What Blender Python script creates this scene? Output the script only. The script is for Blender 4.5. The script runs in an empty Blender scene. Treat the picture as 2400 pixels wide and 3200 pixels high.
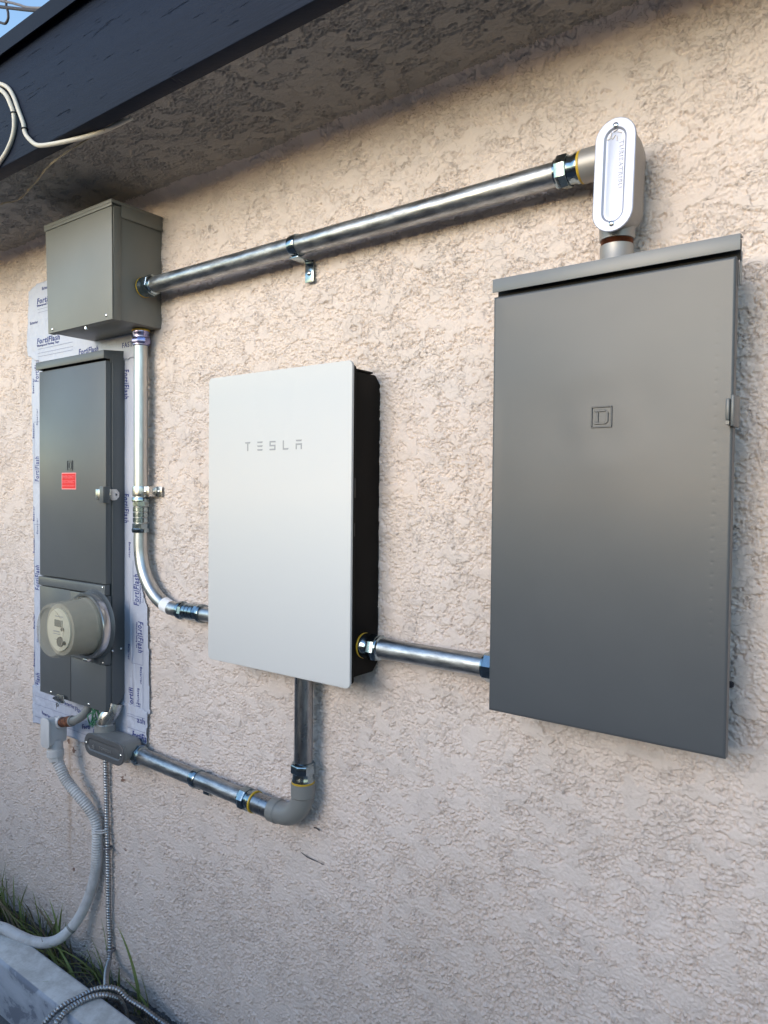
import bpy, bmesh, math, random
import numpy as np
from mathutils import Vector, Matrix

# ------------------------------------------------------------------ scene, camera, light
S = bpy.context.scene
COL = S.collection
H = 1.45                      # eye height above the ground
PI = math.pi
R = math.radians
random.seed(7)

cam_d = bpy.data.cameras.new("camera")
cam = bpy.data.objects.new("camera", cam_d); COL.objects.link(cam)
yaw, pitch, roll = R(36.747), R(-1.5037), R(0.559)
f = Vector((-math.sin(yaw)*math.cos(pitch), math.cos(yaw)*math.cos(pitch), math.sin(pitch)))
r0 = Vector((math.cos(yaw), math.sin(yaw), 0)); u0 = r0.cross(f)
rr = math.cos(roll)*r0 + math.sin(roll)*u0
uu = -math.sin(roll)*r0 + math.cos(roll)*u0
m = Matrix((rr, uu, -f)).transposed().to_4x4(); m.translation = Vector((0, 0, H))
cam.matrix_world = m
cam_d.sensor_fit = 'HORIZONTAL'; cam_d.sensor_width = 36; cam_d.lens = 34.05
cam_d.clip_start = 0.02; cam_d.clip_end = 3000
S.camera = cam

FENCE_Z = .0  # top of the added fence, set by how bright the lower wall comes out
SUN_AZ, SUN_EL = 8.0, 15.0    # degrees left of the wall's normal, above the horizon
sv = Vector((-math.sin(R(SUN_AZ))*math.cos(R(SUN_EL)), -math.cos(R(SUN_AZ))*math.cos(R(SUN_EL)), math.sin(R(SUN_EL))))
w = bpy.data.worlds.new("World"); S.world = w; w.use_nodes = True
nt = w.node_tree; bg = nt.nodes["Background"]
sky = nt.nodes.new("ShaderNodeTexSky"); sky.sky_type = 'NISHITA'; sky.sun_disc = False
sky.sun_elevation = R(SUN_EL); sky.sun_rotation = math.atan2(sv.x, sv.y) % (2*PI)
sky.air_density = 1.15; sky.dust_density = 0.3; sky.ozone_density = 2.2
nt.links.new(sky.outputs[0], bg.inputs[0]); bg.inputs[1].default_value = 0.15
sl = bpy.data.lights.new("sun", 'SUN'); sl.energy = 0.98; sl.angle = R(36); sl.color = (1.0, 0.85, 0.69)
sun = bpy.data.objects.new("sun", sl); COL.objects.link(sun)
sun.rotation_euler = sv.to_track_quat('Z', 'Y').to_euler(); sun.location = sv*8 + Vector((0, 0, 2))
S.view_settings.view_transform = 'Standard'; S.view_settings.look = 'None'
S.view_settings.gamma = 1.0; S.view_settings.exposure = 1.36
S.view_settings.use_curve_mapping = False

# ------------------------------------------------------------------ helpers
ORG = {}
def link(o): COL.objects.link(o); return o
def tag(o, label=None, cat=None, group=None, kind=None):
    if label: o['label'] = label
    if cat: o['category'] = cat
    if group: o['group'] = group
    if kind: o['kind'] = kind
    return o
def thing(name, base, label, cat, group=None):
    o = bpy.data.objects.new(name, None); o.empty_display_size = 0.05
    p = Vector((base[0], base[1], base[2]+H)); o.location = p; ORG[o.name] = p.copy()
    link(o); return tag(o, label, cat, group)
def add_mesh(name, me, mat, parent=None, smooth=False, base=None):
    org = ORG[parent.name] if parent else (Vector((base[0], base[1], base[2]+H)) if base else Vector((0, 0, 0)))
    me.transform(Matrix.Translation(-org))
    if mat is not None: me.materials.clear(); me.materials.append(mat)
    if smooth is True: me.polygons.foreach_set('use_smooth', [True]*len(me.polygons))
    o = bpy.data.objects.new(name, me); link(o)
    if parent: o.parent = parent
    else: o.location = org
    ORG[o.name] = org
    if smooth == 'auto':
        me.polygons.foreach_set('use_smooth', [True]*len(me.polygons))
        try: me.set_sharp_from_angle(angle=R(32))
        except Exception: pass
    return o
def obj(name, bm, mat, parent=None, smooth='auto', base=None):
    bmesh.ops.translate(bm, verts=bm.verts, vec=(0, 0, H))
    bmesh.ops.recalc_face_normals(bm, faces=bm.faces)
    me = bpy.data.meshes.new(name); bm.to_mesh(me); bm.free()
    return add_mesh(name, me, mat, parent, smooth, base)
def NB(): return bmesh.new()
def merge(bm, t):
    me = bpy.data.meshes.new('tmp'); t.to_mesh(me); t.free(); bm.from_mesh(me); bpy.data.meshes.remove(me)
def box(bm, x0, x1, y0, y1, z0, z1, bev=0.0, seg=2):
    t = NB(); bmesh.ops.create_cube(t, size=1)
    for v in t.verts:
        v.co = Vector(((x0+x1)/2+v.co.x*(x1-x0), (y0+y1)/2+v.co.y*(y1-y0), (z0+z1)/2+v.co.z*(z1-z0)))
    if bev: bmesh.ops.bevel(t, geom=t.edges[:], offset=bev, segments=seg, profile=.5, affect='EDGES')
    merge(bm, t)
def prism_y(bm, pts, y0, y1, bev=0.0, seg=2):
    """outline in (x,z), extruded from y0 to y1"""
    t = NB(); vs = [t.verts.new((p[0], y0, p[1])) for p in pts]; fc = t.faces.new(vs)
    e = bmesh.ops.extrude_face_region(t, geom=[fc]); nv = [g for g in e['geom'] if isinstance(g, bmesh.types.BMVert)]
    bmesh.ops.translate(t, verts=nv, vec=(0, y1-y0, 0))
    if bev:
        ed = [x for x in t.edges if abs(x.verts[0].co.y-x.verts[1].co.y) < 1e-7]
        bmesh.ops.bevel(t, geom=ed, offset=bev, segments=seg, profile=.5, affect='EDGES')
    merge(bm, t)
def prism_x(bm, pts, x0, x1, bev=0.0):
    """outline in (y,z)"""
    t = NB(); vs = [t.verts.new((x0, p[0], p[1])) for p in pts]; fc = t.faces.new(vs)
    e = bmesh.ops.extrude_face_region(t, geom=[fc]); nv = [g for g in e['geom'] if isinstance(g, bmesh.types.BMVert)]
    bmesh.ops.translate(t, verts=nv, vec=(x1-x0, 0, 0))
    if bev: bmesh.ops.bevel(t, geom=t.edges[:], offset=bev, segments=2, profile=.5, affect='EDGES')
    merge(bm, t)
def basis(ax):
    ax = Vector(ax).normalized(); h = Vector((0, 0, 1)) if abs(ax.z) < .9 else Vector((0, 1, 0))
    a = h.cross(ax).normalized(); return a, ax.cross(a), ax
def lathe(bm, o, ax, prof, seg=40, rot=0.0):
    a, b, c = basis(ax); o = Vector(o); rings = []
    for t, rad in prof:
        if rad < 1e-6: rings.append([bm.verts.new(o+c*t)])
        else: rings.append([bm.verts.new(o+c*t+(a*math.cos(rot+2*PI*i/seg)+b*math.sin(rot+2*PI*i/seg))*rad) for i in range(seg)])
    for p, q in zip(rings, rings[1:]):
        for i in range(seg):
            j = (i+1) % seg
            if len(p) == 1 and len(q) == 1: continue
            if len(p) == 1: bm.faces.new((p[0], q[i], q[j]))
            elif len(q) == 1: bm.faces.new((p[i], p[j], q[0]))
            else: bm.faces.new((p[i], p[j], q[j], q[i]))
def cyl(bm, p0, p1, rad, seg=40, rot=0.0, bev=0.0):
    p0 = Vector(p0); p1 = Vector(p1); L = (p1-p0).length; e = min(bev, L/3)
    pr = [(0, 0), (0, rad-e), (e, rad), (L-e, rad), (L, rad-e), (L, 0)] if e else [(0, 0), (0, rad), (L, rad), (L, 0)]
    lathe(bm, p0, p1-p0, pr, seg, rot)
def smoothpath(pts, step=0.01):
    P = [Vector(p) for p in pts]; P = [P[0]*2-P[1]]+P+[P[-1]*2-P[-2]]; out = []
    for i in range(1, len(P)-2):
        a, b, c, d = P[i-1:i+3]; n = max(1, int((c-b).length/step))
        for k in range(n):
            t = k/n; out.append(.5*((2*b)+(c-a)*t+(2*a-5*b+4*c-d)*t*t+(-a+3*b-3*c+d)*t**3))
    out.append(P[-2]); return out
def tube(bm, pts, rad, seg=16, cap=True):
    """rad: number or function of arc length"""
    n = len(pts); T = []
    for i in range(n):
        T.append((pts[min(i+1, n-1)]-pts[max(i-1, 0)]).normalized())
    a = basis(T[0])[0]; s = 0; prev = None; first = last = None
    for i in range(n):
        if i: s += (pts[i]-pts[i-1]).length
        a = (a-T[i]*a.dot(T[i])).normalized(); b = T[i].cross(a)
        rd = rad(s) if callable(rad) else rad
        ring = [bm.verts.new(pts[i]+(a*math.cos(2*PI*k/seg)+b*math.sin(2*PI*k/seg))*rd) for k in range(seg)]
        if prev:
            for k in range(seg): bm.faces.new((prev[k], prev[(k+1) % seg], ring[(k+1) % seg], ring[k]))
        else: first = ring
        prev = ring
    if cap: bm.faces.new(first); bm.faces.new(prev)
def stadium(cx, cz, L, Wd, ang, n=14):
    """outline, long axis along z then turned by ang"""
    rd = Wd/2; h = L/2-rd; out = []
    for k in range(n+1): a = PI*k/n; out.append((rd*math.cos(a), h+rd*math.sin(a)))
    for k in range(n+1): a = PI+PI*k/n; out.append((rd*math.cos(a), -h+rd*math.sin(a)))
    ca, sa = math.cos(ang), math.sin(ang)
    return [(cx+x*ca-z*sa, cz+x*sa+z*ca) for x, z in out]
def loft(bm, rings, cap0=True, cap1=True):
    """rings: lists of Vector, equal lengths"""
    prev = None; R_ = []
    for rg in rings:
        vs = [bm.verts.new(v) for v in rg]; R_.append(vs)
        if prev:
            for k in range(len(vs)): j = (k+1) % len(vs); bm.faces.new((prev[k], prev[j], vs[j], vs[k]))
        prev = vs
    if cap0: bm.faces.new(R_[0])
    if cap1: bm.faces.new(R_[-1])
def rounded(x0, x1, z0, z1, r, n=5):
    out = []
    for cx, cz, a0 in ((x1-r, z1-r, 0), (x0+r, z1-r, 90), (x0+r, z0+r, 180), (x1-r, z0+r, 270)):
        for k in range(n+1): a = R(a0+90*k/n); out.append((cx+r*math.cos(a), cz+r*math.sin(a)))
    return out
def text_mesh(body, size, shear=0.0, bold=0.0, ext=0.0003, width=None, align='LEFT'):
    c = bpy.data.curves.new('t', 'FONT'); c.body = body; c.size = size; c.shear = shear; c.offset = bold
    c.extrude = ext; c.align_x = align; c.resolution_u = 3; c.space_character = 1.16
    o = bpy.data.objects.new('t', c); COL.objects.link(o)
    dg = bpy.context.evaluated_depsgraph_get(); me = bpy.data.meshes.new_from_object(o.evaluated_get(dg))
    bpy.data.objects.remove(o); bpy.data.curves.remove(c)
    xs = [v.co.x for v in me.vertices]
    if width and xs:
        k = width/(max(xs)-min(xs)); me.transform(Matrix.Diagonal((k, 1, 1, 1)))
    return me
# text plane matrices: text x -> wall x (or up / down), text y -> wall z, normal -> -y
def tmat(x, y, z, turn=0):
    b = Matrix(((1, 0, 0, 0), (0, 0, -1, 0), (0, 1, 0, 0), (0, 0, 0, 1)))
    return Matrix.Translation((x, y, z+H)) @ b @ Matrix.Rotation(R(turn), 4, 'Z')
def text(name, body, size, x, y, z, mat, parent, turn=0, warp=None, **k):
    me = text_mesh(body, size, **k); me.transform(tmat(x, y, z, turn))
    if warp:
        for v in me.vertices: v.co.y += warp(v.co.x, v.co.z-H)
    return add_mesh(name, me, mat, parent, False)

# ------------------------------------------------------------------ materials
def mat(name, col, rough=.5, metal=0.0, **k):
    m_ = bpy.data.materials.new(name); m_.use_nodes = True; b = m_.node_tree.nodes['Principled BSDF']
    b.inputs['Base Color'].default_value = (*col, 1); b.inputs['Roughness'].default_value = rough
    b.inputs['Metallic'].default_value = metal
    for kk, v in k.items(): b.inputs[kk.replace('_', ' ')].default_value = v
    return m_
def N(m_, t, **k):
    n = m_.node_tree.nodes.new(t)
    for kk, v in k.items():
        if hasattr(n, kk): setattr(n, kk, v)
        else: n.inputs[kk.replace('_', ' ')].default_value = v
    return n
def L(m_, a, b): m_.node_tree.links.new(a, b)
def coords(m_, scale=(1, 1, 1), world=True):
    g = N(m_, 'ShaderNodeNewGeometry') if world else N(m_, 'ShaderNodeTexCoord')
    mp = N(m_, 'ShaderNodeMapping'); mp.inputs['Scale'].default_value = scale
    L(m_, g.outputs['Position' if world else 'Object'], mp.inputs['Vector']); return mp.outputs[0]
def noise(m_, vec, sc, det=4, rough=.55, dist=0):
    n = N(m_, 'ShaderNodeTexNoise', Scale=sc, Detail=det, Roughness=rough, Distortion=dist); L(m_, vec, n.inputs['Vector']); return n.outputs['Fac']
def ramp(m_, fac, stops):
    r = N(m_, 'ShaderNodeValToRGB'); e = r.color_ramp.elements
    while len(e) < len(stops): e.new(.5)
    for el, (p, c) in zip(e, stops): el.position = p; el.color = (*c, 1) if len(c) == 3 else c
    L(m_, fac, r.inputs[0]); return r.outputs[0]
def bsdf(m_): return m_.node_tree.nodes['Principled BSDF']
def bump(m_, h, strength=.3, dist=.001, prev=None):
    b = N(m_, 'ShaderNodeBump', Strength=strength, Distance=dist); L(m_, h, b.inputs['Height'])
    if prev: L(m_, prev, b.inputs['Normal'])
    L(m_, b.outputs[0], bsdf(m_).inputs['Normal']); return b.outputs[0]
def mix(m_, fac, a, b):
    x = N(m_, 'ShaderNodeMix'); x.data_type = 'RGBA'
    if hasattr(fac, 'links'): L(m_, fac, x.inputs[0])
    else: x.inputs[0].default_value = fac
    for s, v in ((6, a), (7, b)):
        if hasattr(v, 'links'): L(m_, v, x.inputs[s])
        else: x.inputs[s].default_value = (*v, 1)
    return x.outputs[2]
def math_(m_, op, a, b=None, clamp=False):
    n = N(m_, 'ShaderNodeMath'); n.operation = op; n.use_clamp = clamp
    for i, v in enumerate((a, b)):
        if v is None: continue
        if hasattr(v, 'links'): L(m_, v, n.inputs[i])
        else: n.inputs[i].default_value = v
    return n.outputs[0]
def rough_var(m_, vec, sc, lo, hi):
    mr = N(m_, 'ShaderNodeMapRange'); mr.inputs['To Min'].default_value = lo; mr.inputs['To Max'].default_value = hi
    mr.inputs['From Min'].default_value = .3; mr.inputs['From Max'].default_value = .7
    L(m_, noise(m_, vec, sc), mr.inputs['Value']); L(m_, mr.outputs[0], bsdf(m_).inputs['Roughness'])

def stucco_mat(name, a, b_, stains=False):
    m_ = mat(name, a, .92); v = coords(m_)
    c = mix(m_, ramp(m_, noise(m_, v, 3.0, 5, .6), [(.35, (0, 0, 0)), (.7, (1, 1, 1))]), a, b_)
    dirt = ramp(m_, noise(m_, v, 60, 4, .6), [(.66, (0, 0, 0)), (.80, (1, 1, 1))])
    c = mix(m_, math_(m_, 'MULTIPLY', dirt, .30), c, (a[0]*.55, a[1]*.48, a[2]*.42))
    if stains:
        sp = N(m_, 'ShaderNodeSeparateXYZ'); g = N(m_, 'ShaderNodeNewGeometry'); L(m_, g.outputs['Position'], sp.inputs[0])
        wob = math_(m_, 'MULTIPLY', math_(m_, 'SUBTRACT', noise(m_, coords(m_, (0, 0, 1)), 9, 2), .5), .05)
        d = math_(m_, 'ABSOLUTE', math_(m_, 'SUBTRACT', math_(m_, 'ADD', sp.outputs['X'], wob), -2.055))
        s1 = math_(m_, 'SUBTRACT', 1.0, math_(m_, 'DIVIDE', d, .016), True)
        up = math_(m_, 'DIVIDE', math_(m_, 'SUBTRACT', sp.outputs['Z'], H-1.30), .35, True)
        dn = math_(m_, 'DIVIDE', math_(m_, 'SUBTRACT', H-.745, sp.outputs['Z']), .01, True)
        s1 = math_(m_, 'MULTIPLY', math_(m_, 'MULTIPLY', s1, up), dn)
        s1 = math_(m_, 'MULTIPLY', s1, math_(m_, 'ADD', .25, noise(m_, coords(m_, (1, 1, .4)), 90, 4)), True)
        c = mix(m_, math_(m_, 'MULTIPLY', s1, .6), c, (.30, .17, .07))
        for (x, z, r_) in ((-2.032, -.779, .009), (-1.780, -.807, .008), (-1.768, -.792, .004), (-2.037, -1.145, .006), (-1.772, -1.003, .004), (-2.062, -.76, .007)):
            vd = N(m_, 'ShaderNodeVectorMath'); vd.operation = 'DISTANCE'; L(m_, g.outputs['Position'], vd.inputs[0]); vd.inputs[1].default_value = (x, 1.18, z+H)
            q = math_(m_, 'ADD', vd.outputs['Value'], math_(m_, 'MULTIPLY', noise(m_, v, 120, 2), .008))
            q = math_(m_, 'DIVIDE', math_(m_, 'SUBTRACT', r_+.006, q), .003, True)
            c = mix(m_, math_(m_, 'MULTIPLY', q, .8), c, (.13, .05, .02))
    L(m_, c, bsdf(m_).inputs['Base Color'])
    h = math_(m_, 'ADD', noise(m_, v, 420, 3, .6), math_(m_, 'MULTIPLY', noise(m_, v, 160, 3, .6), .9))
    p = bump(m_, h, .6, .0010)
    # thin ragged ledges left by the trowel
    for sc, wd, lo, vec in ((30, .008, .465, coords(m_, (1, 1.4, 1.5))), (74, .014, .47, coords(m_, (1, 1.5, 1.6)))):
        n = noise(m_, vec, sc, 4, .55, .5)
        gate = ramp(m_, noise(m_, v, sc*.35, 3, .6), [(lo, (0, 0, 0)), (lo+.10, (1, 1, 1))])
        step = N(m_, 'ShaderNodeMapRange'); step.interpolation_type = 'SMOOTHSTEP'; step.inputs['From Min'].default_value = .5-wd; step.inputs['From Max'].default_value = .5+wd
        L(m_, n, step.inputs['Value'])
        gv = math_(m_, 'SUBTRACT', 1.0, math_(m_, 'DIVIDE', math_(m_, 'ABSOLUTE', math_(m_, 'SUBTRACT', n, .5-wd*1.2)), wd*1.3), True)
        hh_ = math_(m_, 'MULTIPLY', math_(m_, 'SUBTRACT', math_(m_, 'MULTIPLY', step.outputs[0], .6), gv), gate)
        g_z = N(m_, 'ShaderNodeNewGeometry'); s_z = N(m_, 'ShaderNodeSeparateXYZ'); L(m_, g_z.outputs['Position'], s_z.inputs[0])
        hz = N(m_, 'ShaderNodeMapRange'); hz.inputs['From Min'].default_value = H-.75; hz.inputs['From Max'].default_value = H+.35
        hz.inputs['To Min'].default_value = .30 if sc < 50 else .75; L(m_, s_z.outputs['Z'], hz.inputs['Value'])
        p = bump(m_, math_(m_, 'MULTIPLY', hh_, hz.outputs[0]), .9, .0010 if sc < 50 else .0006, p)
    return m_
M_WALL = stucco_mat('stucco_paint', (.60, .525, .485), (.66, .58, .54), True)
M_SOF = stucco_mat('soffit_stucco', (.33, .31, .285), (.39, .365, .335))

def painted(name, col, rough=.4, fine=.12, wave=0.0, coat=0.0, rv=.03):
    m_ = mat(name, col, rough, Coat_Weight=coat, Coat_Roughness=.25); v = coords(m_)
    c = mix(m_, noise(m_, v, 14, 4), tuple(x*.93 for x in col), tuple(x*1.06 for x in col)); L(m_, c, bsdf(m_).inputs['Base Color'])
    rough_var(m_, v, 9, rough-rv, rough+rv)
    p = bump(m_, noise(m_, v, 900, 2), fine, .0003)
    if wave: bump(m_, noise(m_, v, 5.5, 1, .4), wave, .02, p)
    return m_
M_PANEL = painted('dark_grey_enamel', (.095, .103, .108), .33, .15, .05)
M_HOOD = painted('grey_enamel_hood', (.16, .17, .18), .38)
M_DOOR = painted('door_enamel', (.066, .073, .082), .36, .22, .0, 0, .008)
M_JB = painted('light_grey_enamel', (.175, .18, .168), .40, .12, .03)
M_BODY = painted('cast_grey_enamel', (.20, .205, .20), .42, .5)
M_BODYDARK = painted('charcoal_cover', (.085, .088, .093), .45, .4)
M_LIGHTBODY = painted('pale_grey_plastic', (.52, .52, .53), .45, .2)
M_ALU = painted('bright_cast_aluminium', (.40, .43, .53), .46, .3); bsdf(M_ALU).inputs['Metallic'].default_value = .45
M_ALUSIDE = painted('cast_aluminium', (.34, .33, .32), .45, .6); bsdf(M_ALUSIDE).inputs['Metallic'].default_value = .5

def metal(name, col, rough, spangle=0.0, streak=None):
    m_ = mat(name, col, rough, 1.0); v = coords(m_, streak or (1, 1, 1))
    c = mix(m_, ramp(m_, noise(m_, v, 110, 5, .75), [(.35, (0, 0, 0)), (.65, (1, 1, 1))]), tuple(x*(1-spangle) for x in col), col)
    L(m_, c, bsdf(m_).inputs['Base Color']); rough_var(m_, v, 80, rough*.75, rough*1.3)
    bump(m_, noise(m_, v, 150, 3), .12, .0006); return m_
M_EMT = metal('galvanised_tube', (.52, .545, .565), .38, .52, (.25, 1, 1))
M_EMTV = metal('galvanised_tube_upright', (.55, .56, .56), .36, .18, (1, 1, .25))
M_DARKTUBE = metal('dark_steel_tube', (.36, .38, .41), .30, .35, (1, 1, .25))
M_ZINC = metal('blue_zinc', (.33, .41, .46), .16, .25)
M_STEEL = metal('steel', (.62, .62, .60), .28, .2)
M_MC = metal('armour_strip', (.42, .43, .45), .38, .2)
M_COPPER = metal('copper_thread', (.22, .085, .045), .45, .3)
M_SCREW = metal('screw', (.75, .77, .78), .2, .1)
M_YEL = mat('yellow_seal', (.50, .33, .03), .4)
M_BLACK = mat('black_plastic', (.008, .008, .009), .5)
M_GAP = mat('gap_shadow', (.012, .012, .012), .8)
M_BLACKBOX = painted('black_powder_coat', (.004, .0037, .0037), .6, .4); bsdf(M_BLACKBOX).inputs['Specular IOR Level'].default_value = .15
M_WHITE = mat('frosted_glass_white', (.70, .71, .72), .50, Coat_Weight=.12, Coat_Roughness=.30, Specular_IOR_Level=.3)
def white_detail(m_):
    v = coords(m_)
    c = mix(m_, noise(m_, v, 1200, 2), (.53, .535, .535), (.595, .60, .60))
    L(m_, c, bsdf(m_).inputs['Base Color'])
    bump(m_, noise(m_, v, 800, 2), .10, .0003)
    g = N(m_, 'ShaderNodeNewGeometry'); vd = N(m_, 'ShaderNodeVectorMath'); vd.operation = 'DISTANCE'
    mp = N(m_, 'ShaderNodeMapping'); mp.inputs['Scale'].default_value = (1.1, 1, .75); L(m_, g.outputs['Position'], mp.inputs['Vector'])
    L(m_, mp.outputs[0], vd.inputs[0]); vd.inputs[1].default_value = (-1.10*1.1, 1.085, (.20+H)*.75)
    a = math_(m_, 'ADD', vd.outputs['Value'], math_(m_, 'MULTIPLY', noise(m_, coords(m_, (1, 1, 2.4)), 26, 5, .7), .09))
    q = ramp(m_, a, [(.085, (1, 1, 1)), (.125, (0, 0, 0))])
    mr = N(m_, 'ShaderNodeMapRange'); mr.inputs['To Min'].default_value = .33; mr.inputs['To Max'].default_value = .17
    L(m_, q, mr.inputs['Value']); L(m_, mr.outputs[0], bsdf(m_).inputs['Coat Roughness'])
white_detail(M_WHITE)
M_LOGO = mat('logo_grey', (.30, .31, .33), .4)
M_RED = mat('red_sticker', (.62, .003, .006), .5)
M_PINK = mat('sticker_white_print', (.80, .30, .31), .5)
M_STICKTEXT = mat('sticker_text', (.78, .12, .13), .5)
M_WHITEPAPER = mat('white_paper', (.8, .8, .82), .6)
M_INK = mat('blue_ink', (.03, .045, .20), .45)
M_INKPALE = mat('pale_blue_ink', (.20, .23, .36), .5)
M_PLUG = mat('light_grey_flex', (.50, .50, .515), .42)
def flex_mat():
    v = coords(M_PLUG, (1, 1, 1)); c = mix(M_PLUG, ramp(M_PLUG, noise(M_PLUG, v, 22, 5, .7), [(.45, (1, 1, 1)), (.72, (0, 0, 0))]), (.40, .39, .39), (.56, .56, .57))
    L(M_PLUG, c, bsdf(M_PLUG).inputs['Base Color'])
flex_mat()
M_RUST = mat('rusty_steel', (.13, .045, .02), .85)
def rust():
    v = coords(M_RUST); c = ramp(M_RUST, noise(M_RUST, v, 90, 5, .7), [(.35, (.035, .015, .012)), (.52, (.13, .045, .02)), (.72, (.28, .11, .05))])
    L(M_RUST, c, bsdf(M_RUST).inputs['Base Color']); bump(M_RUST, noise(M_RUST, v, 300, 4), .8, .001)
rust()
def flash_mat():
    m_ = mat('white_flashing_film', (.55, .58, .68), .38); v = coords(m_)
    c = mix(m_, noise(m_, v, 8, 4), (.40, .435, .54), (.52, .55, .64)); L(m_, c, bsdf(m_).inputs['Base Color'])
    h = math_(m_, 'ADD', noise(m_, coords(m_, (1, 1, .35)), 38, 3, .55, 1.2), math_(m_, 'MULTIPLY', noise(m_, v, 120, 2), .25))
    bump(m_, h, .55, .006); return m_
M_FLASH = flash_mat()
def fascia_mat():
    m_ = mat('navy_painted_wood', (.018, .024, .042), .62, Specular_IOR_Level=.18); v = coords(m_, (1, 1, 14)); v0 = coords(m_)
    c = mix(m_, noise(m_, v, 6, 4, .6), (.004, .0085, .022), (.008, .015, .035))
    L(m_, c, bsdf(m_).inputs['Base Color'])
    cr = ramp(m_, noise(m_, coords(m_, (1.1, 1, 16)), 7, 4, .6, .4), [(.30, (0, 0, 0)), (.36, (1, 1, 1))])
    p = bump(m_, cr, .9, .004)
    p = bump(m_, noise(m_, v, 22, 5, .65), .35, .003, p)
    bump(m_, noise(m_, v0, 120, 3), .25, .0015, p); return m_
M_FASCIA = fascia_mat()
M_TRIM = painted('navy_metal_edge', (.007, .012, .025), .65, .3); bsdf(M_TRIM).inputs['Specular IOR Level'].default_value = .15
M_ROOF = painted('grey_roofing', (.06, .06, .065), .9, .8)
def curb_mat():
    m_ = mat('painted_kerb', (.42, .42, .44), .75); v = coords(m_)
    sp = N(m_, 'ShaderNodeSeparateXYZ'); g = N(m_, 'ShaderNodeNewGeometry'); L(m_, g.outputs['Position'], sp.inputs[0])
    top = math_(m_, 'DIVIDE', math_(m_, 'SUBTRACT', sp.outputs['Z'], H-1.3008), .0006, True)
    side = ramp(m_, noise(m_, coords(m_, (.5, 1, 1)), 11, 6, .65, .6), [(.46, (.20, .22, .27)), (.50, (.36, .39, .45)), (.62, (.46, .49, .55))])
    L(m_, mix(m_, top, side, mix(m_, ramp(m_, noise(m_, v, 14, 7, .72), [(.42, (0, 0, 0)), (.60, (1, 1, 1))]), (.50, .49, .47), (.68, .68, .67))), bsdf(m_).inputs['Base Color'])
    bump(m_, noise(m_, v, 90, 5, .65), .35, .003); return m_
M_CURB = curb_mat()
def soil_mat(name, a, b_):
    m_ = mat(name, a, .95); v = coords(m_)
    L(m_, ramp(m_, noise(m_, v, 28, 6, .7), [(.35, a), (.65, b_)]), bsdf(m_).inputs['Base Color'])
    bump(m_, noise(m_, v, 45, 6, .7), .9, .02); return m_
M_GROUND = soil_mat('grey_concrete_ground', (.13, .125, .13), (.20, .19, .195))
M_SOIL = soil_mat('grey_soil', (.055, .05, .05), (.19, .19, .20))
def grass_mat(name, a, b_):
    m_ = mat(name, a, .6); v = coords(m_); L(m_, mix(m_, noise(m_, v, 30, 3), a, b_), bsdf(m_).inputs['Base Color']); return m_
M_GRASS = grass_mat('grass_blade', (.11, .17, .035), (.27, .32, .12))
M_DRY = grass_mat('dry_grass_blade', (.14, .115, .07), (.24, .20, .13))
M_MOSS = grass_mat('green_wire', (.02, .10, .05), (.04, .18, .09))
M_CABLE = mat('cream_cable', (.58, .55, .48), .45)
M_TWINE = mat('pale_string', (.42, .36, .26), .8)
M_UTIL = mat('dark_cable', (.035, .03, .035), .6)
M_UTIL2 = mat('weathered_cable', (.16, .15, .16), .7)

# ------------------------------------------------------------------ noise for real relief
_rng = np.random.default_rng(11); _perm = _rng.permutation(512); _ga = _rng.random(512)*2*np.pi
def pn(x, y):
    xi = np.floor(x).astype(np.int64); yi = np.floor(y).astype(np.int64); xf = x-xi; yf = y-yi
    u = xf*xf*xf*(xf*(xf*6-15)+10); v = yf*yf*yf*(yf*(yf*6-15)+10)
    def g(ix, iy, dx, dy):
        h = _perm[(_perm[ix & 511]+iy) & 511]; a = _ga[h]; return np.cos(a)*dx+np.sin(a)*dy
    a = g(xi, yi, xf, yf); b = g(xi+1, yi, xf-1, yf); c = g(xi, yi+1, xf, yf-1); d = g(xi+1, yi+1, xf-1, yf-1)
    return (a+(b-a)*u+(c-a)*v+(a-b-c+d)*u*v)*1.5
def fbm(x, y, o=3, g=.5):
    s = 0; a = 1; t = 0
    for i in range(o): s = s+a*pn(x*2**i+i*17.3, y*2**i+i*9.1); t += a; a *= g
    return s/t
def sstep(x, a, b): t = np.clip((x-a)/(b-a), 0, 1); return t*t*(3-2*t)
def stucco_height(X, Z, flat=0.0):
    """skip-trowel stucco: smooth raised flats with ragged undercut edges over a grainy coat, metres"""
    wx = fbm(X*75, Z*75, 3, .6)*.010; wz = fbm(X*75+40, Z*75+9, 3, .6)*.008
    reg = fbm(X*3.6+3, Z*4.2, 2)+flat
    n1 = fbm((X+wx)*20, (Z+wz)*30, 2, .55)+reg*.40
    n2 = fbm((X+wx)*58+7, (Z+wz)*92+3, 2, .5)+n1*.25+reg*.25
    n3 = fbm((X+wx*.5)*135+3, (Z+wz*.5)*200+8, 2, .5)+reg*.30
    t1 = sstep(n1, .10, .135); t2 = sstep(n2, .04, .085)*(1-.7*t1); t3 = sstep(n3, .02, .12)*(1-t1)
    gr1 = np.exp(-((n1-.085)/.030)**2); gr2 = np.exp(-((n2-.025)/.035)**2)*(1-t1)
    cut = sstep(fbm(X*13+5, Z*15, 2), -.25, .2)
    grain = pn(X*190, Z*210)
    low = 1+.7*sstep(-Z, .35, .9)
    t1 = t1*(1-.45*(low-1)/.7)
    pits = -.0013*sstep(pn(X*230+3, Z*260+1), .28, .50)*(1-t1)*low
    return .0027*t1+.0020*t2+.0017*t3*low-(.0028*gr1+.0022*gr2)*cut+(1-t1*.8)*.0010*grain*low+pits+.00018*pn(X*420, Z*420)+.0010*fbm(X*9, Z*9, 2)
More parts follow.
